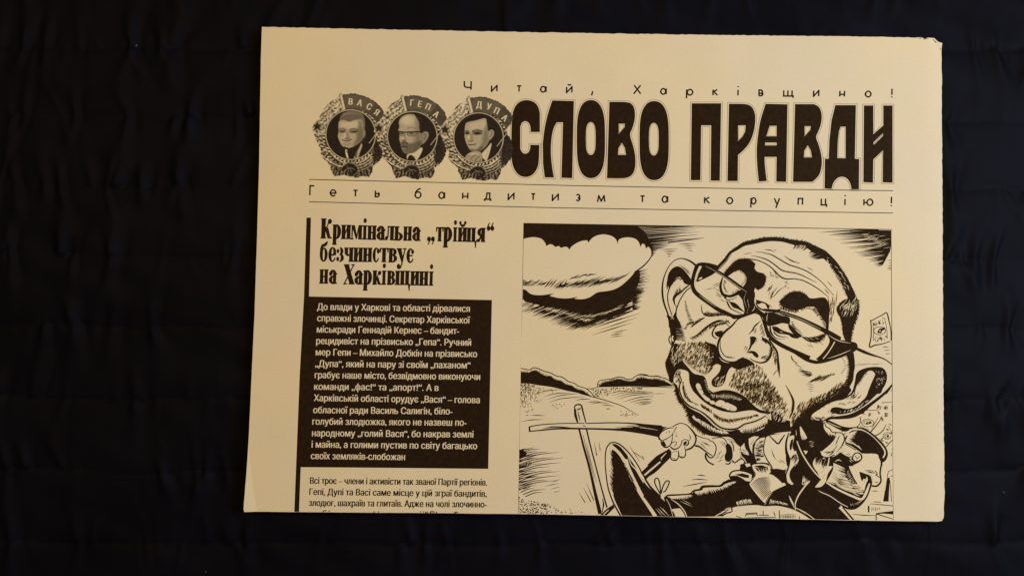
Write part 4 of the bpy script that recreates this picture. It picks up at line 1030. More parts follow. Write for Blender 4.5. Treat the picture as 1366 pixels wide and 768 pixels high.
# loose stick and mitre at the left of the face
pr.line([(0, 642), (60, 655), (120, 652), (184, 667)], 0.01)
pr.at(*Z4)
pr.line([(-60, 640), (0, 642), (50, 650), (100, 650), (184, 668)], [2, 8, 7, 6, 3]); pr.line([(-120, 742), (0, 740), (120, 740), (250, 748)], [2, 7, 7, 5])
pr.fill([(-70, 668), (0, 666), (80, 680), (100, 692), (92, 722), (0, 722), (-90, 724)])
pr.hatch([(112, 680, 116, 716), (128, 684, 130, 714), (144, 686, 146, 714), (158, 690, 160, 712), (98, 676, 102, 720)], 6, 0, 'both'); pr.line([(-80, 700), (-140, 700)], [8, 2])
pr.at(*Z6)
pr.hatch([(-60, 155, 70, 148), (-50, 185, 72, 182), (-50, 212, 70, 205), (-40, 240, 62, 234), (60, 160, 180, 158)], 5, 0, 'both')
pr.build('stick_cross', cart, 'two tied sticks forming a cross', clips=FRAME)
# ---- the big head
pr = Pen()
# cranium line with cropped hair
pr.at(*Z2)
pr.line([(612, 372), (650, 335), (690, 292), (730, 238), (790, 200), (850, 163), (930, 145), (1000, 130), (1080, 122), (1180, 128), (1260, 148), (1330, 158)], [26, 26, 22, 30, 36, 38, 34, 34, 36, 40])
pr.fur([(640, 340), (700, 272), (735, 228), (790, 190), (850, 150), (930, 132), (1000, 116), (1080, 108), (1180, 112), (1260, 132)], 13, 90, 6, .9)
pr.line([(600, 385), (640, 372), (690, 320), (740, 250)], [8, 6, 5, 3])
pr.at(*Z3)
pr.line([(210, 142), (290, 155), (360, 170), (420, 205), (490, 240), (540, 280), (590, 330), (630, 390), (670, 450), (705, 520), (735, 590), (755, 660), (762, 768)], [36, 44, 46, 60, 66, 60, 58, 60, 64, 66, 74, 90, 84])
pr.fur([(220, 125), (300, 138), (370, 155), (440, 190), (500, 222), (550, 262), (600, 315), (640, 370), (690, 440), (720, 500), (755, 570), (785, 640), (800, 700)], 15, 80, 7, .9)
pr.fur([(560, 350), (600, 400), (640, 470), (680, 540), (700, 590)], 16, 30, 7, .6, 0, -1)
pr.line([(240, 160), (262, 178), (243, 205)], [8, 12, 6])
pr.between([(275, 165), (330, 175), (370, 190)], [(250, 205), (300, 215), (325, 225)], 10, 7, 0, 4)
pr.between([(440, 215), (470, 240), (510, 280)], [(368, 240), (370, 268), (415, 298)], 9, 11, 0, 4)
pr.between([(300, 170), (350, 178)], [(285, 185), (335, 200)], 8, 3, W_, 2)
# forehead creases
for p, w in (([(-79, 232), (-24, 232), (0, 240), (60, 255), (130, 295), (210, 340), (280, 362), (360, 395), (430, 440), (490, 490), (540, 545), (590, 600)], [3, 9, 10, 9, 6, 4]),
             ([(-114, 262), (-44, 275), (26, 300), (86, 340), (146, 385), (206, 402), (260, 410), (320, 430), (380, 460), (442, 490)], [3, 9, 10, 10, 8, 3]),
             ([(-234, 295), (-174, 290), (-94, 295), (-24, 315), (40, 350), (86, 392), (128, 436), (180, 460), (260, 460), (330, 475), (410, 515), (480, 562), (542, 612)], [4, 9, 8, 10, 12, 8, 9, 8, 4]),
             ([(168, 265), (230, 305), (302, 328)], [3, 11, 3]), ([(365, 362), (415, 390)], [3, 5, 2]), ([(538, 480), (576, 526)], [2, 6, 2]), ([(512, 545), (552, 592)], [2, 7, 3]), ([(0, 210), (50, 215), (84, 230)], [3, 8, 3]), ([(80, 212), (100, 216)], 4),
             ([(-180, 250), (-110, 238)], [2, 5, 2])):
    pr.line(p, w)
# worried folds between the brows
pr.at(*Z2)
for q in ([(1090, 508), (1075, 545), (1040, 570)], [(1130, 535), (1095, 580), (1072, 640)], [(1190, 530), (1150, 555), (1110, 600), (1080, 625)], [(1215, 478), (1215, 500)], [(1080, 520), (1050, 560)]):
    pr.line(q, [3, 8, 2])
pr.scrub([(1040, 410), (1110, 400), (1150, 440), (1130, 450), (1060, 435)], 16, 60, 20, 4, 0, 20); pr.scrub([(1200, 475), (1235, 480), (1225, 540), (1195, 530)], 8, 20, 22, 4)
# ---- left ear
pr.at(*E1)
pr.line([(390, 115), (335, 72), (275, 46), (212, 38), (150, 66), (98, 122), (60, 200), (36, 280), (28, 370), (35, 460), (55, 540), (82, 612), (100, 680), (112, 775)], [22, 18, 12, 9, 8, 9, 12, 16, 20, 20, 18, 16, 20, 26])
pr.fill([(180, 122), (222, 130), (262, 162), (302, 212), (338, 268), (336, 312), (300, 318), (262, 300), (245, 268), (215, 236), (185, 240), (160, 262), (128, 305), (104, 350), (88, 320), (82, 260), (95, 200), (130, 148)], 0, (), 4)
pr.between([(240, 260), (200, 240), (150, 270)], [(215, 275), (185, 262), (135, 320)], 14, 6, 0, 3); pr.between([(90, 240), (84, 290), (92, 340)], [(78, 280), (68, 330), (72, 380)], 9, 7, 0, 2)
pr.line([(155, 270), (110, 340), (88, 410), (86, 480), (100, 550), (132, 645)], [16, 14, 11, 11, 11, 9])
pr.line([(335, 312), (278, 345), (222, 395), (172, 432), (150, 470), (160, 520), (178, 556)], [8, 12, 12, 26, 30, 16, 6])
pr.between([(160, 440), (190, 400), (230, 385)], [(150, 420), (180, 360), (210, 325)], 10, 7, 0, 4)
pr.line([(330, 345), (278, 388), (225, 465), (194, 535), (175, 600), (172, 690), (165, 775)], [10, 11, 11, 12, 14, 16, 16]); pr.line([(310, 330), (250, 385), (205, 440)], [3, 5, 2])
pr.hatch([(210, 100, 330, 205), (240, 115, 330, 190), (270, 150, 325, 215)], 7, 0, 'both')
pr.fill([(70, 640), (140, 660), (170, 600), (185, 660), (215, 720), (235, 775), (105, 775), (95, 700)]); pr.between([(120, 660), (122, 768)], [(140, 670), (150, 768)], 6, 6, W_, 5); pr.line([(145, 670), (150, 775)], [6, 5, 5], W_)
pr.at(*Z4)
pr.fill([(208, 190), (232, 160), (258, 170), (268, 230), (270, 320), (252, 370), (232, 400), (215, 430), (228, 380), (222, 300)])
pr.between([(262, 170), (268, 250), (266, 340)], [(312, 190), (336, 262), (346, 340)], 24, 7, 0, 3)
pr.line([(222, 300), (207, 330), (214, 362), (230, 380)], 9); pr.line([(240, 305), (235, 335), (246, 350)], 12, W_); pr.line([(258, 40), (240, 110), (238, 160)], [5, 6, 3], W_)
pr.between([(275, 180), (300, 270), (320, 350)], [(300, 185), (345, 280), (362, 350)], 18, 5.5, 0, 2)
pr.at(*E1)
pr.between([(264, 488), (268, 560), (285, 640), (318, 745)], [(284, 490), (305, 560), (335, 640), (395, 735)], 30, 6, 0, 2, 'both', .2)
pr.hatch([(330, 745, 420, 715), (340, 730, 430, 700), (350, 718, 450, 690), (380, 705, 470, 675), (400, 690, 480, 665)], 7, 0, 'both')
# ---- brow, eye sockets and the bridge
pr.fill([(692, 188), (740, 130), (800, 70), (855, 46), (930, 44), (990, 68), (1022, 98), (1012, 140), (1042, 178), (1098, 194), (1132, 232), (1127, 290), (1100, 342), (1050, 372), (1018, 352), (1000, 402), (985, 440), (960, 400), (930, 395), (882, 345), (918, 300), (928, 250), (905, 200), (852, 162), (800, 178), (760, 205), (715, 235), (688, 228)])
pr.fur([(690, 190), (740, 130), (800, 70), (860, 44), (930, 42), (990, 66)], 13, 34, 6, -.3); pr.fur([(1098, 194), (1134, 232), (1128, 290), (1100, 342), (1050, 374)], 12, 22, 6, .4)
pr.fur([(800, 180), (852, 166), (905, 204), (926, 250), (918, 300)], 20, 20, 5, .3, 0, -1)
pr.line([(672, 240), (655, 300), (650, 350), (668, 410), (712, 455)], [10, 22, 26, 30, 22])
pr.line([(690, 420), (740, 440), (800, 425), (860, 395), (930, 390)], [16, 30, 32, 44, 50])
pr.between([(690, 270), (680, 330), (700, 390)], [(715, 290), (700, 350), (740, 400)], 12, 6, 0, 4); pr.between([(780, 410), (830, 390), (900, 300), (925, 260)], [(770, 385), (810, 370), (880, 290), (895, 255)], 16, 5, 0, 4)
pr.fill([(848, 390), (930, 392), (1000, 360), (1018, 420), (1010, 490), (1030, 550), (1100, 610), (1170, 640), (1170, 690), (1140, 768), (1112, 768), (1096, 680), (1062, 630), (1010, 618), (920, 646), (860, 690), (800, 690), (740, 648), (820, 652), (880, 640), (905, 600), (895, 540), (882, 480), (850, 436), (830, 420)])
pr.between([(935, 470), (945, 540), (930, 600)], [(940, 500), (952, 560), (940, 620)], 6, 4, W_, 4); pr.line([(985, 600), (1010, 570), (1012, 545)], [3, 7, 3], W_); pr.line([(925, 400), (900, 470), (925, 560)], [1, 3, 1], W_)
# left eye
pr.fill([(728, 482), (760, 500), (792, 505), (830, 530), (858, 560), (905, 606), (880, 600), (830, 575), (786, 560), (758, 525)])
pr.line([(715, 490), (750, 560), (800, 595), (840, 612), (880, 632)], [14, 16, 10, 8, 6]); pr.line([(755, 530), (800, 575), (870, 612)], [2, 6, 2], W_)
pr.line([(690, 455), (730, 478), (790, 466), (830, 445)], [10, 9, 7, 3])
pr.hatch([(640, 290, 560, 330), (650, 300, 575, 350), (585, 350, 480, 372), (660, 400, 580, 350), (660, 440, 600, 390), (668, 452, 610, 430), (600, 420, 650, 450), (640, 470, 700, 500)], 6, 0, 'both')
pr.line([(448, 530), (446, 580), (462, 622), (500, 645)], [3, 7, 10, 14]); pr.between([(480, 635), (560, 650), (650, 640)], [(520, 605), (590, 610), (640, 590)], 14, 6, 0, 5)
# hair at the left temple
pr.fill([(398, 97), (440, 80), (520, 85), (600, 106), (634, 122), (612, 168), (560, 212), (480, 252), (402, 288), (388, 270), (420, 180), (452, 125)])
pr.fill([(412, 262), (425, 245), (452, 234), (452, 248), (430, 262)], W_)
# ---- right brow and eye
pr.at(*E2)
pr.fill([(640, 170), (680, 135), (735, 90), (800, 70), (870, 78), (930, 110), (960, 138), (1010, 142), (1080, 132), (1130, 140), (1160, 195), (1172, 260), (1168, 340), (1165, 420), (1160, 490), (1128, 478), (1135, 420), (1100, 360), (1060, 300), (1020, 240), (980, 232), (930, 235), (890, 250), (830, 268), (760, 262), (700, 240), (660, 215)])
pr.fur([(640, 180), (680, 138), (735, 92), (800, 70), (870, 78), (930, 110)], 16, 30, 7, -.5); pr.fur([(640, 175), (655, 215), (700, 245), (760, 265), (830, 270)], 24, 26, 7, .5, 0, -1); pr.fur([(1010, 250), (1060, 310), (1100, 380), (1130, 450)], 26, 26, 6, -.6, 0, -1)
pr.between([(650, 230), (720, 262), (830, 275)], [(640, 255), (720, 290), (820, 310)], 22, 5, 0, 5)
pr.fill([(520, 290), (580, 290), (640, 310), (700, 325), (745, 350), (752, 395), (740, 420), (700, 410), (660, 408), (600, 425), (555, 435), (520, 440), (500, 400), (505, 330)])
pr.hatch([(600, 305, 680, 310), (620, 318, 720, 335), (580, 300, 640, 300)], 4, W_, 'both')
pr.fill([(735, 400), (760, 430), (790, 460), (830, 500), (880, 540), (860, 560), (800, 530), (760, 490), (735, 450)])
pr.between([(760, 430), (820, 480), (880, 530)], [(790, 420), (850, 470), (890, 520)], 16, 6, 0, 4)
pr.fill([(560, 440), (610, 445), (650, 470), (690, 490), (760, 512), (820, 535), (860, 548), (830, 570), (770, 560), (740, 535), (690, 525), (640, 520), (600, 500), (570, 480)])
pr.line([(575, 500), (620, 540), (680, 555), (740, 560)], [14, 12, 7, 2]); pr.line([(610, 520), (660, 540), (720, 545)], [2, 7, 2], W_); pr.line([(640, 495), (672, 508)], 5, W_)
pr.line([(540, 440), (545, 500), (590, 560), (640, 575), (700, 580)], [16, 20, 10, 5, 2])
pr.between([(870, 545), (960, 555), (1060, 530), (1120, 510)], [(930, 590), (1010, 625), (1090, 620), (1140, 540)], 34, 8, 0, 5, 'both', .2); pr.between([(880, 560), (960, 580), (1080, 560)], [(960, 560), (1040, 570), (1110, 520)], 22, 6, 0, 5, 'both')
pr.fill([(890, 565), (960, 560), (1050, 545), (1110, 520), (1080, 590), (1010, 612), (940, 600)])
pr.hatch([(960, 620, 1000, 668), (930, 628, 975, 665), (1080, 630, 1110, 632)], 5, 0, 'both')
pr.hatch([(905, 560, 960, 590), (950, 560, 1010, 590), (1010, 555, 1060, 580)], 3.5, W_, 'both')
pr.line([(385, 190), (415, 240), (470, 268), (540, 275), (620, 268), (660, 255)], [10, 16, 18, 22, 18, 10])
pr.fill([(385, 155), (420, 165), (470, 180), (510, 200), (535, 225), (520, 260), (505, 240), (490, 205), (450, 192), (415, 205), (395, 195)]); pr.hatch([(500, 215, 545, 250), (530, 205, 560, 245), (480, 195, 520, 230)], 6, 0, 'both')
# ---- nose
pr.at(*Z4)
pr.fill([(932, 112), (865, 132), (795, 162), (748, 215), (692, 262), (650, 312), (625, 380), (630, 450), (662, 504), (728, 528), (790, 520), (842, 490), (900, 500), (935, 522), (990, 538), (1042, 522), (1078, 470), (1080, 400), (1052, 345), (1036, 270), (1018, 200), (1000, 140)], W_)
pr.line([(935, 112), (865, 134), (795, 164), (748, 217), (692, 264), (650, 314), (625, 382), (631, 450), (664, 504), (729, 528), (790, 520), (845, 490)], [8, 10, 12, 13, 18, 20, 18, 16, 14, 12, 10, 14])
pr.line([(648, 345), (644, 400), (665, 455), (705, 488), (772, 492)], [3, 9, 9, 8, 4]); pr.hatch([(668, 455, 690, 480), (700, 478, 730, 492), (720, 480, 750, 492)], 6, 0, 'both')
pr.line([(935, 112), (985, 130), (1015, 200), (1035, 265), (1055, 320)], [6, 12, 14, 18, 20])
pr.line([(990, 178), (940, 222), (915, 262), (888, 292)], [3, 14, 10, 5]); pr.hatch([(960, 235, 925, 285), (955, 250, 935, 290), (945, 235, 915, 275)], 6, 0, 'both')
pr.fill([(898, 312), (930, 310), (955, 322), (940, 360), (915, 390), (900, 420), (862, 462), (885, 420), (900, 370)]); pr.hatch([(945, 330, 925, 385), (960, 330, 945, 370), (865, 390, 845, 430), (875, 400, 860, 440)], 6)
pr.line([(1000, 330), (1045, 350), (1078, 400), (1076, 465), (1042, 518), (990, 535), (930, 518), (900, 495)], [26, 22, 14, 20, 20, 14, 9, 5])
pr.fill([(872, 450), (900, 434), (935, 436), (962, 456), (974, 484), (958, 494), (934, 478), (915, 456), (890, 452)]); pr.line([(990, 500), (1030, 480), (1045, 470)], [3, 12, 3]); pr.scrub([(1000, 480), (1050, 465), (1040, 505), (1000, 515)], 12, -30, 24, 5)
pr.scrub([(1000, 315), (1040, 330), (1050, 370), (1020, 370)], 12, 60, 26, 6)
# left nostril wing and cheek fold
pr.line([(722, 226), (690, 196), (640, 200), (600, 235), (578, 280), (586, 312), (618, 330)], [4, 8, 8, 10, 12, 12, 6])
pr.fill([(596, 275), (640, 262), (672, 262), (650, 300), (632, 318), (605, 300)])
pr.line([(388, 325), (450, 297), (520, 238), (590, 194), (660, 176), (724, 190)], [3, 12, 16, 18, 22, 6]); pr.between([(520, 240), (600, 200), (690, 190)], [(500, 268), (590, 225), (705, 212)], 14, 6, 0, 4)
pr.fill([(632, 172), (700, 168), (760, 165), (790, 160), (760, 190), (725, 205), (715, 185), (680, 178)], W_); pr.scrub([(680, 170), (730, 165), (735, 200), (700, 190)], 10, 60, 26, 5)
pr.line([(500, 130), (560, 140), (650, 128), (720, 130)], [3, 6, 8, 3]); pr.line([(485, 50), (490, 95), (520, 130), (600, 138)], [3, 6, 9, 4]); pr.between([(520, 132), (600, 138), (700, 130)], [(530, 110), (610, 105), (690, 110)], 18, 5, 0, 4)
# right cheek crease
pr.line([(1058, 330), (1100, 395), (1132, 450), (1140, 540), (1152, 660)], [10, 16, 14, 22, 2]); pr.hatch([(1112, 470, 1108, 550), (1120, 480, 1118, 560), (1100, 440, 1098, 500), (1210, 430, 1190, 400), (1250, 470, 1262, 515), (1258, 490, 1275, 530)], 7, 0, 'both')
pr.at(*E4)
pr.line([(-5, 375), (12, 395), (40, 410)], [4, 12, 3]); pr.line([(0, 410), (70, 450), (90, 460)], [3, 8, 2])
pr.between([(30, 490), (80, 545), (150, 575)], [(190, 510), (215, 500), (235, 548)], 9, 8, 0, 5, 'both', .2)
pr.between([(160, 640), (190, 640), (240, 630), (330, 620)], [(215, 610), (310, 545), (360, 560), (430, 560)], 14, 9, 0, 5, 'both', .2); pr.between([(370, 570), (440, 565), (480, 550)], [(400, 545), (455, 520), (500, 520)], 8, 8, 0, 3, 'both')
pr.hatch([(140, 660, 230, 650), (150, 680, 240, 668), (160, 700, 240, 692), (155, 722, 235, 718), (180, 745, 225, 742), (60, 490, 130, 500), (40, 470, 120, 490)], 6, 0, 'both')
# ---- sideburn
pr.at(*Z5)
pr.fill([(612, 80), (650, 20), (700, -10), (795, -10), (800, 70), (782, 160), (752, 245), (738, 330), (745, 372), (690, 345), (670, 290), (662, 215), (645, 150)])
pr.fur([(800, 0), (800, 80), (782, 160), (752, 245), (738, 330)], 13, 34, 7, .8); pr.fur([(650, 20), (620, 80), (648, 150), (664, 220), (672, 290)], 12, 26, 7, .6, 0, -1)
pr.scrub([(680, 0), (740, 0), (720, 60), (660, 70)], 12, -60, 40, 4, W_); pr.scrub([(690, 60), (770, 40), (740, 150), (690, 130)], 8, -60, 34, 3, W_)
pr.at(*E4)
pr.fill([(632, 290), (720, 270), (735, 430), (722, 520), (712, 610), (668, 690), (600, 775), (520, 775), (590, 690), (640, 640), (655, 560), (668, 470), (658, 380)])
pr.fur([(640, 300), (662, 390), (665, 470), (655, 560), (630, 640), (570, 700), (480, 760)], 26, 50, 8, .3, 0, -1)
pr.scrub([(600, 640), (660, 620), (640, 700), (580, 740)], 14, 110, 44, 5, W_)
# grey shading at the right temple
pr.at(*Z3)
pr.hatch([(540, 620, 560, 768), (560, 640, 575, 768), (600, 620, 590, 740), (620, 560, 605, 700), (530, 640, 545, 720), (575, 600, 590, 680), (590, 700, 585, 768)], 5, 0, 'both')
pr.at(*E2)
pr.between([(860, 250), (940, 240), (1010, 260), (1050, 320)], [(875, 285), (940, 262), (1000, 290), (1030, 340)], 22, 5, 0, 4)
pr.between([(760, 390), (770, 430), (800, 470)], [(800, 395), (805, 430), (835, 470)], 10, 4.5, 0, 4, 'both')
pr.scrub([(1150, 120), (1210, 160), (1220, 300), (1180, 420), (1165, 300)], 26, 95, 60, 4, 0, 14)
pr.scrub([(520, 30), (560, 20), (560, 120), (530, 150)], 6, 115, 50, 4, 0, 8)
pr.at(*E1)
pr.between([(660, 300), (655, 350), (690, 420)], [(630, 290), (622, 345), (650, 430)], 12, 5, 0, 4)
pr.between([(470, 625), (540, 640), (640, 640), (740, 660)], [(520, 590), (580, 610), (660, 610), (740, 640)], 26, 5, 0, 4)
pr.at(*Z4)
pr.between([(430, 200), (470, 175), (520, 150)], [(390, 240), (440, 200), (480, 165)], 14, 6, 0, 4, 'both')
pr.between([(560, 225), (620, 205), (690, 195)], [(545, 255), (600, 228), (660, 215)], 14, 5, 0, 3)
pr.between([(1000, 205), (1015, 260), (1030, 300)], [(975, 240), (985, 285), (1000, 320)], 10, 5, 0, 3); pr.between([(1078, 410), (1076, 460), (1045, 510)], [(1055, 420), (1050, 460), (1020, 490)], 14, 6, 0, 3)
pr.between([(1090, 395), (1125, 450), (1136, 530)], [(1082, 430), (1105, 480), (1118, 545)], 12, 5, 0, 3)
pr.at(*Z3)
pr.scrub([(640, 690), (780, 620), (790, 760), (660, 760)], 34, -62, 60, 4, W_, 16)
pr.scrub([(540, 270), (600, 330), (680, 450), (720, 540), (700, 560), (600, 400), (520, 290)], 22, 50, 34, 3.2, W_, 22)
pr.at(*Z3)
pr.at(*E4)
pr.between([(200, 640), (260, 610), (330, 600), (420, 575)], [(240, 600), (300, 560), (350, 545), (430, 535)], 22, 6, 0, 4, 'both', .2)
pr.between([(70, 500), (120, 540), (170, 560)], [(150, 490), (190, 520), (225, 530)], 12, 6, 0, 4, 'both', .2)
pr.between([(560, 330), (600, 380), (600, 450), (560, 520)], [(590, 340), (628, 390), (630, 460), (590, 530)], 18, 2.6, 0, 3, 'both')
pr.at(*Z4)
pr.between([(330, 250), (360, 200), (400, 180)], [(360, 240), (395, 205), (440, 190)], 14, 4.5, 0, 3, 'both')
pr.between([(395, 322), (450, 292), (520, 234)], [(420, 345), (480, 315), (545, 262)], 20, 4.5, 0, 3, 'end')
pr.between([(1100, 640), (1130, 600), (1142, 560)], [(1120, 600), (1146, 570), (1150, 540)], 6, 3.5, 0, 3)
pr.build('head', cart, 'large bald caricature head with heavy brows and bulbous nose', clips=FRAME)

# ---- glasses
pr = Pen(1.42e-4)
pr.at(*E1)
pr.line([(460, 92), (408, 108), (378, 170), (356, 250), (350, 325), (376, 392), (440, 450), (525, 512), (620, 578), (715, 622), (800, 655), (870, 652), (920, 640)], [26, 40, 36, 36, 42, 44, 40, 40, 42, 44, 36, 40, 30])
pr.line([(450, 122), (412, 195), (390, 270), (384, 300)], [3, 5, 5, 2], W_); pr.line([(425, 428), (500, 486), (600, 552)], [2, 5, 2], W_)
pr.line([(445, 92), (520, 130), (640, 190), (760, 270), (850, 335), (945, 398)], [26, 32, 34, 36, 36, 32]); pr.line([(490, 118), (640, 200), (760, 282), (850, 345), (930, 395)], [2, 3, 4, 4, 2], W_)
pr.at(*E2)
pr.line([(470, 262), (560, 272), (640, 285), (740, 318), (860, 360), (980, 415), (1080, 465), (1165, 510), (1290, 575)], [20, 30, 36, 38, 38, 42, 46, 52, 40]); pr.line([(640, 285), (740, 320), (860, 364), (1000, 432), (1080, 472)], [2, 3, 4, 4, 2], W_)
pr.line([(500, 290), (485, 380), (498, 470), (545, 560), (640, 630), (760, 690), (900, 755), (960, 780)], [26, 36, 38, 42, 42, 42, 46, 48]); pr.line([(512, 310), (502, 350), (504, 390)], [2, 7, 2], W_)
pr.at(*E4)
pr.line([(-40, 240), (0, 265), (80, 320), (160, 365), (250, 390), (330, 385), (440, 355), (560, 315), (660, 275), (720, 240)], [40, 40, 40, 42, 40, 40, 42, 40, 40, 40])
pr.fill([(380, 30), (430, 50), (500, 90), (560, 118), (640, 130), (700, 142), (745, 155), (768, 190), (760, 225), (730, 262), (660, 275), (560, 315), (440, 352), (330, 390), (262, 350), (320, 300), (380, 230), (420, 165), (425, 110)])
pr.line([(415, 60), (480, 105), (560, 138), (680, 160)], [3, 8, 8, 3], W_); pr.line([(488, 142), (440, 225), (395, 290), (345, 350)], [13, 12, 11, 12], W_); pr.line([(680, 245), (560, 295), (460, 330), (400, 345)], [3, 9, 7, 3], W_)
pr.line([(755, 225), (860, 272), (960, 308), (1050, 335), (1115, 365), (1186, 418)], [34, 36, 26, 16, 12, 10])
pr.build('glasses', cart, 'slipped thick rimmed glasses', clips=FRAME)

# ---- right ear
pr = Pen().at(*E4)
pr.fill([(722, 775), (735, 690), (742, 580), (765, 515), (820, 478), (900, 455), (1000, 448), (1075, 462), (1115, 510), (1127, 580), (1112, 650), (1072, 720), (1040, 775), (895, 775), (918, 705), (960, 640), (985, 582), (978, 530), (940, 495), (882, 508), (840, 550), (812, 600), (768, 655), (745, 720), (732, 775)])
pr.fur([(880, 510), (840, 552), (812, 602), (768, 657)], 22, 20, 7, .3); pr.scrub([(990, 500), (1090, 500), (1090, 660), (1010, 640)], 34, 60, 16, 3.5, W_, 60)
pr.hatch([(740, 440, 790, 400), (770, 440, 820, 402), (800, 440, 845, 404), (830, 436, 870, 404), (855, 430, 895, 402), (880, 424, 920, 400), (900, 416, 1080, 410)], 6, 0, 'both')
pr.line([(1190, 655), (1160, 715), (1110, 775)], [10, 18, 26]); pr.hatch([(1190, 740, 1170, 750), (1188, 720, 1178, 735)], 5)
pr.hatch([(1065, 215, 1125, 200), (1090, 250, 1135, 240), (1100, 290, 1150, 285)], 7, 0, 'both')
pr.at(*Z7)
pr.fill([(945, -5), (1045, -5), (1040, 50), (1005, 115), (940, 180), (870, 245), (790, 298), (710, 325), (630, 335), (560, 312), (572, 282), (620, 272), (700, 288), (770, 268), (830, 222), (868, 180), (890, 120), (915, 60)])
pr.scrub([(960, 20), (1030, 20), (1000, 90), (930, 120)], 26, 60, 13, 3.5, W_, 60); pr.scrub([(640, 315), (760, 310), (880, 220), (900, 200), (760, 290)], 22, -50, 26, 4, W_)
pr.line([(1088, 85), (1040, 140), (985, 188), (910, 245), (830, 305), (740, 348), (640, 362), (565, 368), (520, 392)], [14, 22, 24, 28, 40, 40, 32, 24, 10])
pr.fill([(780, -5), (840, -5), (800, 50), (770, 100), (760, 150), (710, 190), (650, 215), (600, 215), (680, 190), (740, 150), (765, 80)])
pr.scrub([(740, 165), (810, 140), (820, 195), (700, 210)], 22, -50, 34, 5)
pr.line([(392, 352), (430, 385), (490, 392), (540, 368), (600, 340)], [8, 12, 12, 10, 4]); pr.scrub([(405, 345), (480, 365), (530, 350), (470, 390)], 16, 15, 40, 5); pr.scrub([(540, 310), (640, 280), (640, 320), (560, 330)], 20, -50, 34, 6); pr.scrub([(640, 240), (780, 220), (760, 255), (640, 260)], 12, -20, 40, 4)
pr.build('ear', cart, clips=FRAME)

# ---- mouth, moustache and stubble
pr = Pen(1.42e-4).at(*E3)
pr.fill([(575, 300), (600, 250), (612, 170), (640, 300), (700, 345), (790, 340), (870, 295), (940, 310), (1000, 350), (1010, 375), (960, 380), (900, 400), (850, 420), (800, 410), (770, 392), (740, 420), (712, 480), (698, 540), (670, 585), (630, 605), (590, 607), (557, 580), (560, 530), (600, 490), (640, 440), (655, 380), (610, 360), (560, 390), (540, 400), (560, 340)])
pr.scrub([(590, 520), (690, 490), (670, 590), (590, 600)], 26, -60, 40, 4.5, W_)
pr.scrub([(190, 150), (380, 130), (480, 130), (590, 170), (612, 280), (590, 350), (545, 440), (500, 468), (420, 432), (345, 385), (270, 320), (240, 290), (180, 250)], 520, lambda x, y: 118 + (x - 400) * .04, 44, 4.6, 0, 13, lambda x, y: .55 + .45 * (x > 480 or y < 200))
pr.fill([(480, 130), (540, 142), (600, 165), (614, 250), (595, 330), (580, 300), (570, 220), (530, 170)]); pr.fur([(480, 140), (560, 190), (580, 260), (570, 330)], 60, 26, 7, .5, 0, -1)
# left jaw mass
pr.fill([(128, 185), (168, 140), (205, 150), (190, 190), (215, 240), (238, 290), (250, 335), (305, 400), (360, 460), (420, 478), (470, 490), (498, 540), (520, 640), (500, 640), (480, 570), (440, 520), (400, 560), (385, 590), (420, 650), (470, 720), (440, 730), (360, 650), (320, 560), (314, 480), (300, 440), (240, 420), (190, 425), (155, 480), (145, 560), (110, 550), (95, 480), (70, 410), (65, 340), (95, 270)])
pr.fur([(150, 150), (120, 200), (92, 280), (64, 345), (74, 420), (98, 490), (112, 550)], 12, 44, 6, .5, 0, 1)
pr.scrub([(130, 190), (200, 170), (230, 260), (230, 330), (160, 380), (110, 340)], 60, 118, 38, 4.5, W_, 14); pr.fur([(250, 300), (300, 360), (350, 400), (420, 440), (490, 470)], 22, 20, 5, .3, 0, 1)
pr.scrub([(160, 450), (220, 430), (215, 550), (170, 570)], 24, 115, 34, 6); pr.line([(225, 440), (215, 480), (232, 540), (205, 610), (206, 690), (250, 775)], [6, 9, 8, 10, 14, 20]); pr.fill([(140, 545), (165, 570), (190, 600), (200, 680), (235, 775), (205, 775), (180, 680), (165, 620)])
pr.between([(236, 545), (250, 640), (300, 740)], [(258, 560), (285, 650), (330, 740)], 16, 7, 0, 4, 'both')
# right stubble
pr.scrub([(800, 420), (900, 370), (1000, 355), (1085, 400), (1130, 470), (1190, 560), (1260, 650), (1290, 775), (960, 775), (900, 700), (830, 640), (760, 600), (740, 580), (770, 500)], 600, lambda x, y: 112 - (x - 800) * .012, 46, 4.8, 0, 12, lambda x, y: 1.0 if (x < 1010 or y > 560) else .75)
pr.at(*Z6)
pr.scrub([(760, 60), (1040, 60), (1130, 160), (1205, 230), (1215, 300), (1180, 370), (1110, 390), (1060, 310), (1000, 290), (900, 205), (820, 140)], 400, 118, 38, 4.4, 0, 12, lambda x, y: .8)
# open mouth
pr.fill([(385, -5), (455, -5), (505, 20), (528, 60), (540, 110), (565, 135), (600, 150), (680, 136), (770, 148), (850, 190), (910, 250), (960, 290), (1030, 318), (1072, 318), (1066, 332), (990, 322), (930, 300), (850, 305), (770, 318), (680, 310), (600, 282), (520, 236), (450, 172), (410, 105), (383, 45)])
pr.line([(585, 150), (680, 133), (770, 147), (850, 188), (915, 250), (980, 300), (1070, 318)], [6, 14, 14, 12, 10, 14, 12])
pr.fill([(436, 85), (450, 68), (470, 78), (490, 125), (512, 172), (555, 203), (552, 226), (520, 215), (475, 165), (445, 118)], W_); pr.fill([(556, 215), (585, 218), (604, 236), (596, 250), (566, 246), (553, 232)], W_)
pr.fill([(604, 236), (640, 212), (684, 230), (684, 282), (650, 272), (606, 258)], W_, (), 3); pr.fill([(690, 234), (740, 250), (782, 275), (776, 302), (735, 302), (688, 286)], W_, (), 3)
pr.hatch([(470, 120, 500, 125), (492, 160, 515, 160), (722, 300, 728, 280), (660, 270, 655, 258)], 7)
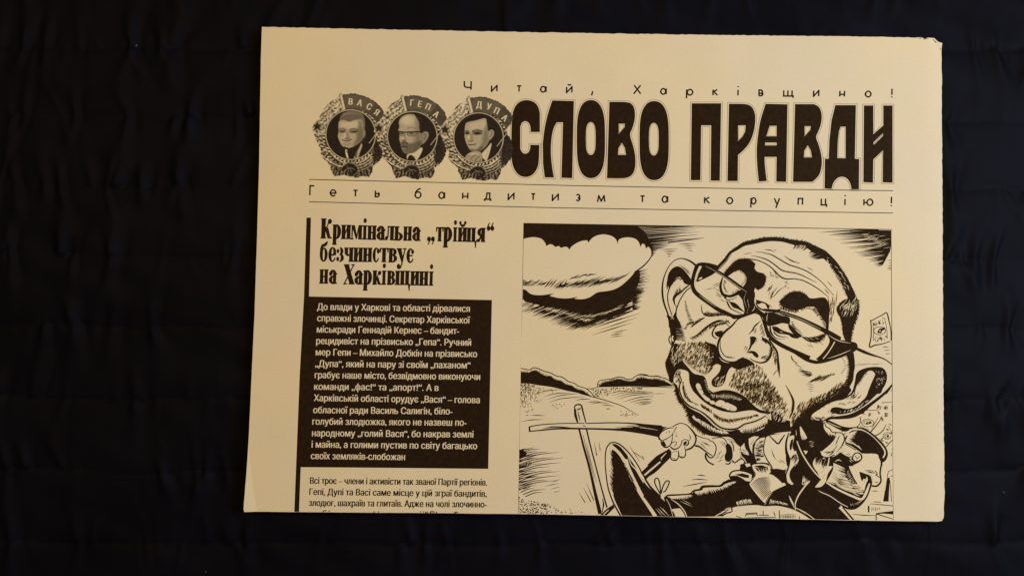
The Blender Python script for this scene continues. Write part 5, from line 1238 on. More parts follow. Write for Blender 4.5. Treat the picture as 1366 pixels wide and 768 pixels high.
pr.between([(560, 155), (620, 165), (720, 160), (830, 200)], [(575, 195), (640, 205), (720, 205), (790, 225)], 26, 4.5, W_, 3, 'both', .3); pr.between([(505, 40), (520, 100), (545, 140)], [(528, 50), (545, 110), (560, 150)], 0 + 8, 4, W_, 3, 'both')
# lower lip
pr.line([(305, 55), (296, 110), (308, 165), (340, 225), (385, 265), (440, 290), (500, 322), (560, 372), (610, 420), (665, 452), (740, 462), (800, 450), (850, 418), (920, 400), (990, 372), (1055, 332)], [8, 9, 10, 14, 12, 9, 12, 14, 12, 14, 16, 12, 12, 12, 10, 6])
for A, B, n in (([(330, 80), (335, 150), (370, 215)], [(318, 120), (360, 205), (420, 240)], 14), ([(345, 150), (380, 205), (450, 245)], [(335, 190), (400, 240), (460, 262)], 10)): pr.between(A, B, n, 7, 0, 5, 'both')
pr.between([(475, 240), (520, 265), (570, 295)], [(500, 290), (545, 315), (575, 328)], 12, 9, 0, 4, 'both'); pr.between([(590, 320), (640, 352), (720, 370), (800, 362), (880, 350), (960, 330)], [(600, 375), (660, 405), (740, 412), (800, 400), (890, 378), (975, 350)], 40, 8, 0, 4, 'both')
# beard under the lip
pr.fill([(262, 100), (290, 170), (325, 225), (370, 270), (420, 300), (480, 330), (540, 380), (590, 430), (650, 465), (735, 476), (800, 462), (830, 490), (900, 492), (1000, 462), (1042, 420), (1060, 350), (1085, 300), (1150, 340), (1180, 370), (1240, 390), (1245, 480), (1130, 492), (1000, 522), (920, 520), (870, 545), (840, 590), (815, 610), (780, 580), (735, 530), (640, 525), (555, 515), (500, 490), (430, 435), (390, 398), (372, 345), (352, 285), (305, 225), (265, 160)])
pr.between([(420, 375), (450, 400), (520, 450), (620, 495), (720, 500)], [(400, 345), (440, 360), (520, 400), (600, 455), (690, 480)], 30, 10, W_, 5, 'start', .3)
pr.fur([(262, 120), (300, 220), (350, 290), (372, 350), (392, 400), (440, 445), (510, 498)], 20, 44, 8, .6, 0, -1)
pr.fill([(812, 478), (860, 430), (930, 410), (1000, 385), (1045, 365), (1030, 420), (960, 455), (900, 485), (840, 492)], W_); pr.between([(835, 500), (920, 488), (1040, 430)], [(850, 455), (930, 440), (1025, 395)], 22, 8, 0, 4)
pr.fill([(1030, 345), (1075, 325), (1080, 385), (1050, 370)], W_); pr.hatch([(1040, 352, 1060, 380), (1058, 340, 1070, 378)], 4)
pr.scrub([(1060, 270), (1180, 330), (1230, 280), (1260, 290), (1240, 400), (1150, 400), (1080, 350)], 34, 118, 44, 5, W_, 10, lambda x, y: .8)
pr.line([(1205, 85), (1240, 150), (1268, 220), (1262, 300), (1235, 370)], [3, 8, 18, 20, 6])
# jaw stubble on the right
pr.at(*Z7)
pr.fill([(720, 90), (740, 130), (690, 190), (620, 215), (540, 245), (470, 290), (410, 330), (380, 380), (300, 440), (230, 440), (260, 400), (330, 330), (420, 260), (520, 215), (620, 160), (680, 100)])
pr.fur([(250, 420), (320, 345), (400, 275), (500, 220), (600, 165), (680, 100), (720, 40)], 48, 70, 7, -.5, 0, -1)
pr.scrub([(240, 330), (300, 240), (390, 200), (480, 170), (560, 130), (640, 70), (680, 90), (520, 210), (400, 280), (300, 370), (230, 410)], 220, 112, 42, 4.4, 0, 10)
pr.build('mouth_and_beard', cart, 'open mouth with uneven teeth and dark stubble', clips=FRAME)
# ---- gripping hand, stick arm and cuff (left)
pr = Pen(9e-5).at(*Z6)
pr.fill([(120, 520), (130, 490), (180, 450), (240, 440), (300, 410), (350, 420), (400, 460), (480, 510), (560, 545), (610, 560), (612, 640), (585, 705), (520, 660), (440, 610), (410, 605), (350, 660), (335, 700), (290, 700), (270, 725), (225, 715), (222, 660), (215, 620), (165, 615), (140, 580)], W_)
pr.line([(240, 440), (270, 422), (310, 410), (355, 424), (390, 455), (425, 500), (438, 545), (425, 590), (395, 622), (352, 638)], [8, 8, 7, 9, 14, 16, 14, 14, 16, 12])
pr.line([(245, 450), (200, 452), (150, 478), (122, 510), (124, 540), (145, 560)], [6, 9, 10, 14, 16, 10]); pr.line([(140, 562), (180, 545), (222, 520), (245, 490), (272, 440)], [8, 7, 6, 6, 8]); pr.line([(140, 565), (150, 595), (180, 615), (215, 600), (232, 560), (240, 500)], [10, 14, 12, 9, 7, 5])
pr.fill([(140, 570), (165, 560), (185, 600), (170, 612), (150, 600)])
pr.line([(218, 610), (250, 632), (290, 618), (310, 590), (320, 560), (350, 545)], [10, 13, 10, 8, 7, 5]); pr.line([(250, 605), (268, 590), (268, 570), (245, 570), (225, 585)], 6); pr.line([(350, 548), (372, 560), (370, 590), (345, 605)], [6, 9, 12, 6]); pr.fill([(330, 575), (352, 560), (362, 575), (345, 600), (330, 600)])
pr.line([(380, 505), (390, 530), (380, 560)], [3, 8, 4]); pr.hatch([(262, 500, 278, 498), (258, 515, 285, 518), (262, 525, 275, 522), (185, 480, 190, 500), (200, 470, 215, 495), (205, 490, 215, 480), (178, 560, 195, 548)], 5, 0, 'both')
pr.line([(225, 655), (220, 690), (230, 718), (262, 726), (285, 706), (288, 660), (282, 640)], [8, 9, 10, 12, 9, 7, 5]); pr.line([(290, 650), (295, 690), (318, 704), (345, 690), (348, 640), (335, 610)], [6, 8, 10, 9, 8, 5]); pr.line([(232, 660), (260, 650), (282, 655)], 4); pr.hatch([(240, 708, 266, 712), (300, 694, 330, 694)], 6)
pr.line([(395, 458), (440, 510), (500, 535), (555, 548)], [5, 8, 7, 6]); pr.line([(430, 600), (470, 612), (520, 650), (580, 690)], [16, 14, 11, 7]); pr.hatch([(455, 570, 520, 610), (475, 560, 560, 612), (500, 570, 560, 600), (480, 590, 540, 640)], 5, 0, 'both')
# cuff and sleeve
pr.fill([(545, 555), (580, 535), (650, 528), (720, 540), (765, 590), (770, 680), (740, 730), (700, 750), (640, 760), (560, 745), (520, 690), (525, 655), (580, 700), (605, 650), (608, 590)], W_)
pr.line([(545, 556), (585, 570), (608, 610), (604, 660), (582, 700), (550, 700), (525, 665)], [8, 8, 9, 10, 10, 12, 14]); pr.line([(525, 660), (520, 700), (545, 740), (590, 765)], [14, 14, 12, 12])
pr.line([(575, 540), (640, 530), (680, 545), (705, 590), (712, 630)], [7, 8, 8, 8, 4]); pr.fill([(690, 600), (712, 580), (740, 610), (750, 660), (748, 710), (720, 740), (690, 730), (682, 690), (695, 650)]); pr.line([(690, 540), (730, 560), (755, 600), (760, 650)], [5, 9, 10, 8])
pr.hatch([(620, 690, 660, 640), (640, 720, 680, 670), (600, 720, 640, 680), (640, 560, 690, 620), (660, 560, 700, 610), (620, 740, 670, 720)], 6, 0, 'both')
pr.fill([(690, 540), (720, 525), (780, 540), (790, 560), (760, 570), (730, 560)], W_); pr.hatch([(700, 540, 770, 556), (720, 530, 775, 545), (740, 560, 770, 575)], 5, 0, 'both')
# the stick in the fist
pr.fill([(208, 628), (226, 650), (222, 690), (150, 768), (20, 768), (100, 690)])
pr.line([(190, 660), (120, 725), (80, 768)], [3, 8, 5], W_); pr.line([(165, 700), (120, 745)], [2, 7, 2], W_)
pr.at(*Z10)
pr.fill([(180, 140), (222, 130), (225, 180), (160, 250), (100, 310), (40, 350), (10, 370), (-8, 340), (60, 260), (120, 195)])
pr.line([(185, 150), (110, 225), (40, 290), (-5, 325)], [5, 12, 10, 9], W_); pr.line([(150, 200), (80, 270)], [2, 7, 2], W_)
pr.at(*Z9)
pr.fill([(1290, 235), (1290, 330), (1235, 365), (1165, 440), (1118, 385), (1200, 305)]); pr.line([(1285, 290), (1220, 345), (1150, 405)], [14, 16, 14], W_); pr.line([(1290, 275), (1200, 350)], [5, 4], 0)
pr.build('hand', cart, 'left fist gripping a stick, shirt cuff showing', clips=FRAME)

# ---- shoe and trousers
pr = Pen(6e-5).at(*Z9)
pr.fill([(950, 768), (890, 660), (840, 520), (818, 380), (812, 260), (825, 170), (855, 130), (890, 124), (940, 142), (1000, 190), (1060, 270), (1120, 370), (1180, 480), (1290, 585), (1290, 768)], W_)
pr.line([(948, 755), (885, 640), (842, 520), (822, 390), (815, 270), (826, 175), (858, 132)], [14, 13, 11, 10, 9, 9, 10])
pr.line([(855, 130), (900, 126), (960, 158), (1030, 230), (1090, 315), (1140, 405), (1200, 500), (1290, 590)], [9, 12, 11, 11, 11, 12, 12, 12])
pr.fill([(868, 185), (900, 200), (940, 245), (975, 310), (1010, 395), (1060, 490), (1110, 580), (1170, 670), (1225, 755), (960, 755), (925, 680), (890, 600), (882, 540), (880, 450), (885, 380), (880, 280)])
pr.between([(880, 230), (895, 330), (900, 440), (890, 560)], [(850, 180), (852, 280), (845, 400), (850, 500)], 36, 8, 0, 4, 'end', .4); pr.between([(960, 290), (1010, 390), (1070, 500)], [(985, 310), (1050, 430), (1090, 540)], 20, 8, 0, 4)
pr.fill([(868, 140), (905, 140), (950, 170), (1000, 230), (1040, 290), (1010, 270), (985, 265), (940, 205)]); pr.fill([(1000, 240), (1050, 300), (1110, 400), (1160, 480), (1220, 560), (1290, 625), (1290, 755), (1240, 745), (1180, 650), (1110, 520), (1050, 390), (1020, 320)])
pr.line([(875, 160), (930, 205), (990, 300), (1060, 430), (1130, 570), (1235, 752)], [6, 8, 14, 16, 18, 24], W_); pr.line([(1010, 250), (1040, 320), (1080, 360), (1150, 480), (1220, 575)], [5, 10, 12, 6, 3], W_)
pr.hatch([(1020, 155, 1112, 290), (1050, 200, 1140, 265), (1125, 235, 1150, 280)], 6, 0, 'both')
pr.line([(860, 690), (900, 655)], 0.01)
pr.fill([(770, 745), (830, 690), (885, 655), (895, 680), (850, 725), (830, 745)]); pr.line([(800, 740), (845, 700)], [8, 7], W_); pr.fill([(862, 745), (900, 715), (920, 745)], W_)
# laces
pr.at(*Z10)
for p in ([(135, 500), (105, 450), (85, 400), (95, 368), (115, 372), (130, 420), (136, 500)], [(140, 500), (155, 440), (180, 395), (205, 390), (208, 410), (180, 470), (158, 485)]): pr.line(p, 10)
pr.line([(130, 480), (132, 540)], 9); pr.line([(0, 370), (60, 460), (140, 545), (190, 590), (240, 690)], [12, 14, 14, 12, 12])
pr.fill([(-10, 400), (70, 480), (150, 550), (200, 610), (235, 695), (105, 695), (60, 620), (0, 540), (-10, 520)]); pr.line([(-10, 540), (40, 610), (95, 692)], [20, 22, 26], W_); pr.hatch([(110, 620, 180, 690), (130, 610, 200, 680), (95, 630, 150, 690), (150, 620, 210, 690)], 5, W_, 'both')
# leg
pr.fill([(165, 545), (190, 515), (390, 500), (420, 470), (480, 450), (510, 428), (600, 430), (650, 420), (690, 390), (740, 375), (900, 395), (895, 440), (940, 500), (1010, 575), (1030, 600), (990, 592), (860, 598), (760, 610), (700, 650), (660, 690), (240, 695), (200, 610)])
pr.line([(170, 545), (195, 512), (290, 506), (385, 498), (420, 470), (470, 462), (490, 435), (560, 430), (640, 430), (680, 400), (740, 380)], [10, 9, 9, 9, 9, 10, 10, 11, 12, 12, 10])
pr.fill([(190, 520), (290, 515), (390, 508), (410, 520), (350, 545), (280, 545), (230, 540)], W_); pr.between([(230, 560), (320, 560), (420, 540), (500, 530)], [(250, 535), (320, 525), (400, 500), (480, 480)], 34, 8, 0, 5, 'end', .3)
pr.fill([(425, 480), (490, 468), (500, 450), (560, 445), (650, 440), (690, 415), (760, 395), (780, 400), (700, 450), (620, 490), (540, 520), (460, 525)], W_)
pr.between([(430, 560), (520, 540), (600, 520), (690, 480), (790, 430)], [(420, 490), (500, 470), (580, 450), (660, 440), (750, 395)], 46, 13, 0, 5, 'end', .35)
pr.line([(185, 545), (215, 600), (240, 690)], [4, 5, 4], W_); pr.line([(225, 545), (290, 590), (340, 650), (358, 695)], [5, 8, 9, 8], W_); pr.fill([(222, 632), (300, 622), (330, 660), (345, 695), (262, 695), (250, 660)], W_); pr.hatch([(300, 560, 410, 610), (320, 550, 400, 590)], 4, W_, 'both')
# inner thigh opening: paper shows between the legs with a little town
pr.fill([(655, 694), (690, 660), (740, 640), (760, 615), (870, 602), (1000, 602), (1060, 602), (1180, 605), (1280, 640), (1290, 655), (1340, 690), (1420, 740), (1420, 760), (655, 760)], W_)
pr.line([(660, 690), (700, 665), (745, 650), (750, 612), (860, 594), (960, 590), (1030, 600), (1130, 595), (1250, 620), (1340, 660), (1440, 725)], [11, 10, 10, 12, 12, 12, 14, 14, 16, 14, 16])
pr.between([(620, 680), (690, 645), (740, 620)], [(590, 695), (650, 660), (690, 620)], 10, 7, W_, 3); pr.between([(790, 600), (850, 592), (920, 585)], [(780, 560), (850, 550), (900, 545)], 18, 6, W_, 4, 'start'); pr.between([(1070, 592), (1130, 590), (1220, 600)], [(1090, 550), (1150, 560), (1210, 575)], 18, 6, W_, 4, 'start')
pr.line([(860, 690), (868, 668), (955, 662), (962, 685)], 8, straight=True); pr.line([(870, 676), (955, 672)], 5); pr.line([(1010, 640), (1012, 680)], 7); pr.line([(975, 680), (1060, 684)], 7); pr.line([(840, 705), (1000, 702), (1120, 700)], [3, 8, 6]); pr.line([(1100, 655), (1115, 690)], 7); pr.line([(780, 690), (830, 706)], 6)
pr.line([(1148, 640), (1150, 716)], 8); pr.hatch([(1160 + 14 * i, 672, 1160 + 14 * i, 712) for i in range(10)], 4, 0, 'both'); pr.hatch([(1155, 680 + 12 * i, 1285, 676 + 12 * i) for i in range(3)], 5, 0, 'both'); pr.line([(1320, 690), (1320, 716)], 7)
for q in ([(330, 436), (420, 420), (530, 400)], [(400, 380), (470, 376), (540, 382)], [(450, 342), (490, 342), (520, 348)]): pr.line(q, [3, 9, 3])
pr.build('leg_and_shoe', cart, 'outstretched dark trouser leg with pointed laced shoe', clips=FRAME)

# ---- jacket, shirt and tie
pr = Pen(7e-5).at(*Z10)
pr.fill([(790, -10), (1060, -10), (1290, -20), (1290, 640), (1180, 600), (1040, 600), (940, 500), (885, 440), (900, 395), (840, 390), (740, 380), (725, 350), (755, 305), (810, 300), (820, 260), (850, 235), (820, 190), (812, 120), (830, 60)])
pr.fill([(720, 350), (745, 312), (800, 305), (870, 318), (915, 340), (905, 385), (880, 405), (850, 380), (790, 350)], W_); pr.line([(722, 355), (740, 315), (800, 300), (870, 312)], [12, 12, 12, 10]); pr.fill([(770, 335), (830, 325), (890, 340), (890, 365), (850, 362), (800, 345)]); pr.fill([(740, 345), (790, 345), (840, 372), (870, 410), (800, 400), (740, 380)]); 
pr.line([(685, 240), (720, 245), (745, 215), (770, 235), (820, 200), (850, 215), (862, 240)], [10, 11, 11, 11, 11, 10, 8]); pr.fill([(770, 240), (830, 205), (850, 225), (820, 270), (800, 270)], W_); pr.fill([(812, 250), (850, 240), (880, 255), (860, 280), (820, 285)]); pr.fill([(855, 245), (895, 240), (905, 262), (870, 272)], W_)
pr.fill([(818, 120), (835, 70), (850, 60), (855, 100), (880, 140), (890, 170), (860, 165), (835, 150)], W_); pr.hatch([(830, 140, 875, 170), (835, 120, 870, 150), (860, 110, 880, 140)], 5)
pr.line([(815, 130), (822, 175), (850, 205), (870, 240)], [6, 8, 8, 4], W_)
# shirt front and tie
pr.fill([(888, 30), (930, 10), (980, 5), (960, 40), (935, 80), (925, 130), (928, 170), (905, 130), (890, 80)], W_); pr.line([(975, 20), (940, 60), (922, 120), (930, 180), (945, 230)], [7, 8, 9, 10, 8]); pr.hatch([(905, 80, 935, 30), (915, 100, 945, 50)], 4)
pr.fill([(950, 60), (990, 25), (1030, 20), (1022, 80), (1010, 130), (1030, 190), (1060, 240), (1010, 232), (960, 235), (945, 200), (935, 130)], W_)
pr.scrub([(955, 70), (1015, 40), (1005, 130), (1020, 190), (960, 230), (945, 140)], 70, -8, 42, 5.5, 0, 8)
pr.fill([(1030, 30), (1075, 0), (1240, -20), (1225, 60), (1205, 130), (1210, 210), (1225, 260), (1200, 295), (1130, 285), (1090, 290), (1050, 230), (1015, 140), (1018, 80)], W_)
pr.line([(1032, 20), (1016, 90), (1018, 150), (1045, 210), (1085, 270), (1090, 295)], [8, 9, 9, 10, 12, 8]); pr.line([(1060, 0), (1100, 40), (1138, 72), (1165, 40), (1195, -5)], [8, 12, 14, 14, 8]); pr.line([(1230, -20), (1205, 60), (1205, 150), (1228, 220)], [10, 11, 12, 14]); pr.line([(1082, 120), (1100, 175), (1125, 215)], [3, 8, 2]); pr.hatch([(1150, 200, 1185, 240), (1165, 205, 1200, 245), (1140, 215, 1165, 240)], 5, 0, 'both')
pr.fill([(915, 270), (930, 250), (1010, 245), (1062, 262), (1080, 300), (1060, 330), (1120, 350), (1180, 395), (1208, 425), (1150, 450), (1100, 480), (1060, 530), (1030, 590), (990, 545), (940, 490), (895, 420), (905, 385), (940, 340), (925, 300)], W_)
pr.line([(915, 265), (925, 300), (945, 335), (910, 390), (892, 420), (940, 490), (1020, 580), (1045, 545), (1090, 485), (1210, 425)], [7, 7, 7, 6, 6, 6, 6, 6, 6, 5])
pr.between([(935, 265), (1000, 255), (1050, 262)], [(975, 315), (1020, 330), (1055, 310)], 14, 7, 0, 4, 'both'); pr.fill([(930, 262), (1000, 255), (1045, 275), (1000, 285)])
for i in range(15):
    f = i / 14; pr.line([(905 + 105 * f, 425 + 125 * f), (965 + 110 * f, 372 + 110 * f), (1060 + 60 * f - 60 * f * f, 355 + 120 * f)], [2, 6, 6, 2])
pr.at(*Z11)
pr.fill([(45, 285), (120, 300), (185, 290), (175, 350), (180, 400), (150, 410), (110, 370), (60, 330)])
pr.fill([(192, 60), (215, 10), (260, 0), (245, 50), (238, 100), (262, 150), (290, 190), (285, 225), (250, 270), (215, 330), (220, 380), (248, 415), (235, 425), (190, 395), (175, 340), (185, 290), (215, 230), (210, 180), (192, 120)], W_)
pr.line([(200, 0), (185, 70), (190, 140), (212, 210), (200, 280), (180, 340), (190, 400)], [10, 12, 12, 16, 14, 12, 8]); pr.line([(235, 40), (215, 90), (240, 110)], 7); pr.fill([(225, 40), (245, 30), (238, 80), (225, 130), (212, 120), (215, 80)]); pr.between([(225, 190), (260, 160), (285, 190)], [(215, 225), (235, 230), (250, 250)], 10, 7, 0, 3)
pr.line([(270, 240), (225, 300), (215, 350), (235, 400)], [5, 9, 9, 6], 0)
pr.build('jacket_and_tie', cart, 'dark jacket over shirt with hatched kipper tie', clips=FRAME)

# ---- arm akimbo with watch (right)
pr = Pen(8e-5).at(*Z7)
pr.fill([(220, 440), (300, 430), (390, 350), (400, 375), (440, 392), (500, 400), (520, 440), (560, 480), (610, 490), (600, 540), (560, 590), (500, 640), (480, 660), (500, 695), (545, 700), (600, 690), (640, 660), (700, 690), (735, 720), (760, 775), (190, 775), (180, 690), (215, 600), (225, 520)])
pr.fill([(505, 410), (520, 415), (545, 450), (575, 475), (600, 495), (605, 520), (560, 520), (530, 490), (505, 450)], W_); pr.between([(540, 530), (560, 530), (600, 525)], [(520, 480), (555, 490), (590, 505)], 12, 6, 0, 3)
pr.line([(510, 400), (525, 440), (555, 455), (575, 485), (620, 490), (660, 495), (682, 540), (660, 600), (610, 655)], [8, 9, 9, 9, 8, 9, 11, 11, 9])
pr.fill([(606, 500), (650, 495), (672, 540), (655, 600), (610, 655), (560, 690), (510, 700), (480, 680), (475, 650), (540, 640), (590, 590), (612, 540)], W_); pr.hatch([(500, 660, 570, 650), (520, 680, 590, 640), (540, 690, 590, 660), (560, 670, 620, 600), (590, 640, 625, 590), (600, 600, 630, 540), (620, 560, 640, 510), (560, 680, 600, 640)], 8, 0, 'both'); pr.line([(475, 655), (490, 690), (540, 702), (600, 678)], [6, 9, 9, 8])
pr.fill([(298, 425), (315, 450), (345, 500), (362, 535), (345, 548), (318, 552), (305, 500)], W_); pr.hatch([(310, 545, 350, 530), (312, 530, 345, 515), (315, 550, 355, 540)], 4, 0)
pr.line([(268, 470), (275, 545), (310, 640), (360, 740), (375, 775)], [3, 7, 11, 10, 9], W_); pr.hatch([(380, 600, 420, 592), (385, 585, 425, 570), (375, 570, 410, 560), (390, 610, 420, 605)], 4, W_, 'both'); pr.fill([(330, 650), (366, 645), (350, 680)], W_)
pr.fill([(225, 700), (250, 660), (270, 640), (285, 690), (300, 720), (270, 775), (220, 775)], W_); pr.scrub([(230, 700), (260, 665), (290, 720), (250, 770)], 18, -40, 34, 6)
pr.fill([(520, 400), (545, 385), (600, 408), (660, 435), (720, 445), (760, 450), (700, 480), (660, 475), (600, 445)]); pr.line([(540, 402), (600, 430), (650, 448)], [3, 6, 3], W_)
# sleeve and forearm
pr.fill([(690, 540), (720, 490), (790, 455), (850, 460), (930, 515), (1000, 590), (1040, 650), (1040, 700), (1010, 730), (990, 775), (950, 775), (960, 700), (935, 670), (840, 668), (800, 640), (740, 590), (690, 575)])
pr.line([(660, 480), (720, 452), (800, 448), (870, 470), (940, 520), (1010, 590), (1045, 660), (1030, 720), (1000, 740)], [8, 9, 10, 11, 11, 12, 13, 14, 12]); pr.line([(720, 468), (800, 462), (860, 480), (930, 530), (1000, 605), (1028, 660), (1010, 705)], [8, 12, 7, 6, 7, 12, 12], W_)
pr.fill([(695, 550), (720, 500), (760, 480), (790, 475), (770, 520), (790, 580), (830, 640), (760, 590), (700, 572)], W_); pr.between([(800, 600), (800, 560), (810, 530), (830, 500)], [(700, 560), (720, 520), (750, 490), (780, 468)], 22, 10, 0, 4, 'end', .3); pr.line([(690, 575), (760, 610), (835, 668)], [12, 12, 6])
pr.line([(700, 540), (760, 580), (830, 640)], [3, 5, 2], W_)
pr.line([(675, 500), (710, 500), (690, 535), (695, 545)], 7); pr.fill([(678, 505), (710, 490), (725, 495), (700, 520)], W_)
# cuff, watch, hand
pr.fill([(640, 660), (690, 588), (780, 640), (770, 660), (720, 705)], W_); pr.line([(640, 660), (715, 700), (740, 690)], 8); pr.hatch([(700, 672, 725, 690), (715, 665, 735, 680)], 5); pr.line([(690, 588), (780, 640)], 7)
pr.fill([(690, 640), (650, 665), (720, 705), (740, 740), (760, 775), (560, 775), (600, 720), (640, 680)])
pr.at(*Z11)
pr.fill([(830, 165), (940, 158), (975, 180), (992, 225), (1000, 290), (985, 350), (990, 400), (950, 432), (915, 425), (920, 370), (900, 330), (850, 318), (808, 318), (830, 370), (860, 430), (840, 480), (780, 400), (740, 320), (722, 285), (770, 250), (820, 215)], W_)
pr.line([(975, 178), (998, 230), (990, 280), (985, 330), (992, 390), (960, 432), (915, 432)], [14, 18, 14, 14, 14, 16, 14]); pr.line([(950, 330), (965, 350), (985, 360)], 7); pr.line([(940, 300), (960, 330), (945, 345)], 7); pr.hatch([(940, 400, 970, 405), (850, 300, 930, 305), (860, 308, 920, 315), (880, 316, 935, 325)], 7, 0, 'both'); pr.line([(905, 300), (945, 325)], 5)
pr.fill([(808, 310), (850, 325), (900, 345), (912, 380), (895, 400), (870, 380), (845, 370), (830, 395), (815, 350)]); pr.fill([(872, 350), (880, 380), (868, 420), (850, 440), (852, 400)], W_)
pr.fill([(740, 200), (760, 160), (790, 145), (825, 160), (835, 195), (810, 225), (770, 230)]); pr.fill([(755, 195), (768, 165), (792, 155), (815, 168), (822, 195), (800, 215), (770, 218)], W_, (), 3); pr.line([(770, 175), (790, 195), (810, 180)], 6); pr.line([(790, 195), (785, 212)], 5); pr.fill([(700, 240), (740, 200), (760, 225), (820, 222), (780, 245), (725, 265)])
pr.hatch([(725, 215, 745, 235), (735, 205, 760, 225)], 5, W_)
# lower sleeve
pr.fill([(480, 440), (520, 400), (540, 330), (580, 270), (590, 225), (640, 160), (700, 200), (720, 270), (745, 330), (790, 410), (850, 480), (870, 400), (910, 370), (915, 420), (880, 520), (830, 590), (770, 632), (700, 630), (640, 590), (560, 530), (480, 490), (430, 445)])
pr.between([(588, 240), (592, 290), (570, 345), (535, 392)], [(690, 285), (690, 330), (660, 390), (610, 430)], 30, 9, W_, 4, 'end', .4); pr.line([(600, 225), (630, 210), (655, 222)], [3, 9, 3], W_); pr.line([(590, 245), (588, 295), (560, 355), (530, 395)], [6, 12, 12, 5], W_)
pr.line([(430, 438), (470, 430), (500, 400), (525, 390)], [8, 14, 12, 6], W_); pr.line([(425, 450), (470, 480), (560, 520), (640, 575), (710, 612)], [8, 7, 7, 7, 5], W_); pr.line([(525, 400), (600, 450), (680, 490), (760, 525), (830, 545), (870, 480), (895, 410)], [12, 16, 16, 18, 20, 24, 12], W_)
pr.between([(720, 420), (760, 450), (800, 500)], [(830, 420), (850, 450), (850, 500)], 14, 6, W_, 4, 'start', .3); pr.between([(650, 420), (700, 460), (760, 500)], [(690, 440), (760, 480), (820, 520)], 10, 4, W_, 4, 'both'); pr.between([(740, 600), (790, 590), (830, 560)], [(730, 580), (770, 575), (800, 565)], 6, 4, W_, 3)
pr.between([(590, 300), (620, 360), (640, 430), (700, 470)], [(690, 330), (740, 400), (790, 450), (815, 500)], 26, 6, W_, 4, 'start', .35)
pr.between([(560, 370), (600, 420), (660, 460)], [(620, 400), (670, 440), (730, 480)], 14, 5, W_, 4, 'start', .3)
pr.between([(720, 300), (760, 380), (800, 420)], [(690, 330), (730, 410), (770, 450)], 12, 4, W_, 4, 'both', .3)
# jacket body down to the fold
pr.fill([(250, 0), (300, 0), (480, 380), (430, 440), (480, 490), (560, 530), (640, 590), (655, 620), (720, 700), (740, 730), (440, 725), (340, 660), (265, 620), (240, 560), (215, 500), (250, 425), (220, 370), (235, 300), (290, 215), (270, 140)])
pr.fill([(20, 590), (50, 530), (90, 480), (160, 440), (230, 425), (255, 400), (300, 420), (260, 500), (262, 620), (150, 605)])
pr.line([(275, 50), (310, 140), (370, 240), (430, 320), (490, 380)], [8, 11, 11, 11, 9], W_); pr.line([(385, 390), (340, 440), (290, 510), (262, 580), (262, 640)], [6, 12, 12, 10, 5], W_); pr.between([(330, 340), (360, 370), (385, 392)], [(320, 420), (335, 430), (350, 430)], 9, 7, W_, 3, 'start', .4)
pr.fill([(205, 510), (225, 540), (245, 580), (252, 620), (235, 590), (215, 550)], W_); pr.between([(40, 590), (110, 585), (200, 600)], [(50, 545), (110, 560), (180, 580)], 20, 5, W_, 4, 'start')
pr.fill([(330, 130), (368, 135), (350, 165)], W_); pr.fill([(410, 240), (440, 180), (470, 200), (510, 190), (525, 230), (490, 300), (455, 320), (430, 290)], W_); pr.between([(440, 170), (480, 190), (530, 210)], [(430, 250), (470, 270), (500, 290)], 14, 10, 0, 4, 'end', .3)
pr.line([(550, 190), (540, 250), (510, 300), (470, 330)], [8, 12, 10, 6], W_); pr.line([(520, 330), (495, 370)], [7, 5], W_); pr.line([(640, 612), (690, 670), (745, 730)], [22, 14, 14], W_); pr.line([(665, 612), (710, 665), (760, 725)], [10, 12, 14])
pr.line([(250, 615), (340, 655), (430, 722)], [6, 7, 7], W_)
pr.build('jacket_sleeve', cart, 'dark sleeve with the hand on the hip and a wristwatch', clips=FRAME)

# ---- flying banknotes
def note(box, fn):
    p = Pen(1.0e-4).at(*box); fn(p); p.build('banknote', cart, clips=FRAME)
def note_a(p):
    p.line([(905, 180), (960, 150), (1010, 125), (1042, 108), (1062, 180), (1078, 260), (1080, 345)], [8, 7, 8, 9, 7, 7, 6]); p.line([(905, 170), (910, 240), (908, 320), (895, 400), (940, 385), (1000, 375), (1070, 352)], [8, 8, 8, 10, 11, 8, 7])
    p.line([(1022, 150), (1040, 230), (1048, 330)], 3); p.line([(925, 190), (930, 270), (928, 350)], 3)
    p.line(arc(982, 262, 50, 34, 0, 360, 20), 5); p.fill([(962, 280), (975, 248), (1000, 240), (1025, 232), (1030, 250), (1005, 260), (995, 285)]); p.fill([(975, 262), (990, 255), (985, 275)], W_)
    p.scrub([(920, 190), (1020, 150), (1030, 200), (925, 225)], 22, 70, 14, 5, 0, 60); p.scrub([(925, 310), (1045, 300), (1050, 345), (925, 360)], 22, 70, 14, 5, 0, 60); p.line([(970, 180), (985, 195), (975, 205)], 7); p.line([(980, 325), (995, 320), (990, 338)], 8)
    p.hatch([(1020, 404, 1065, 398), (1030, 430, 1075, 424), (1035, 460, 1075, 455)], 4, 0, 'both')
note(Z5, note_a)
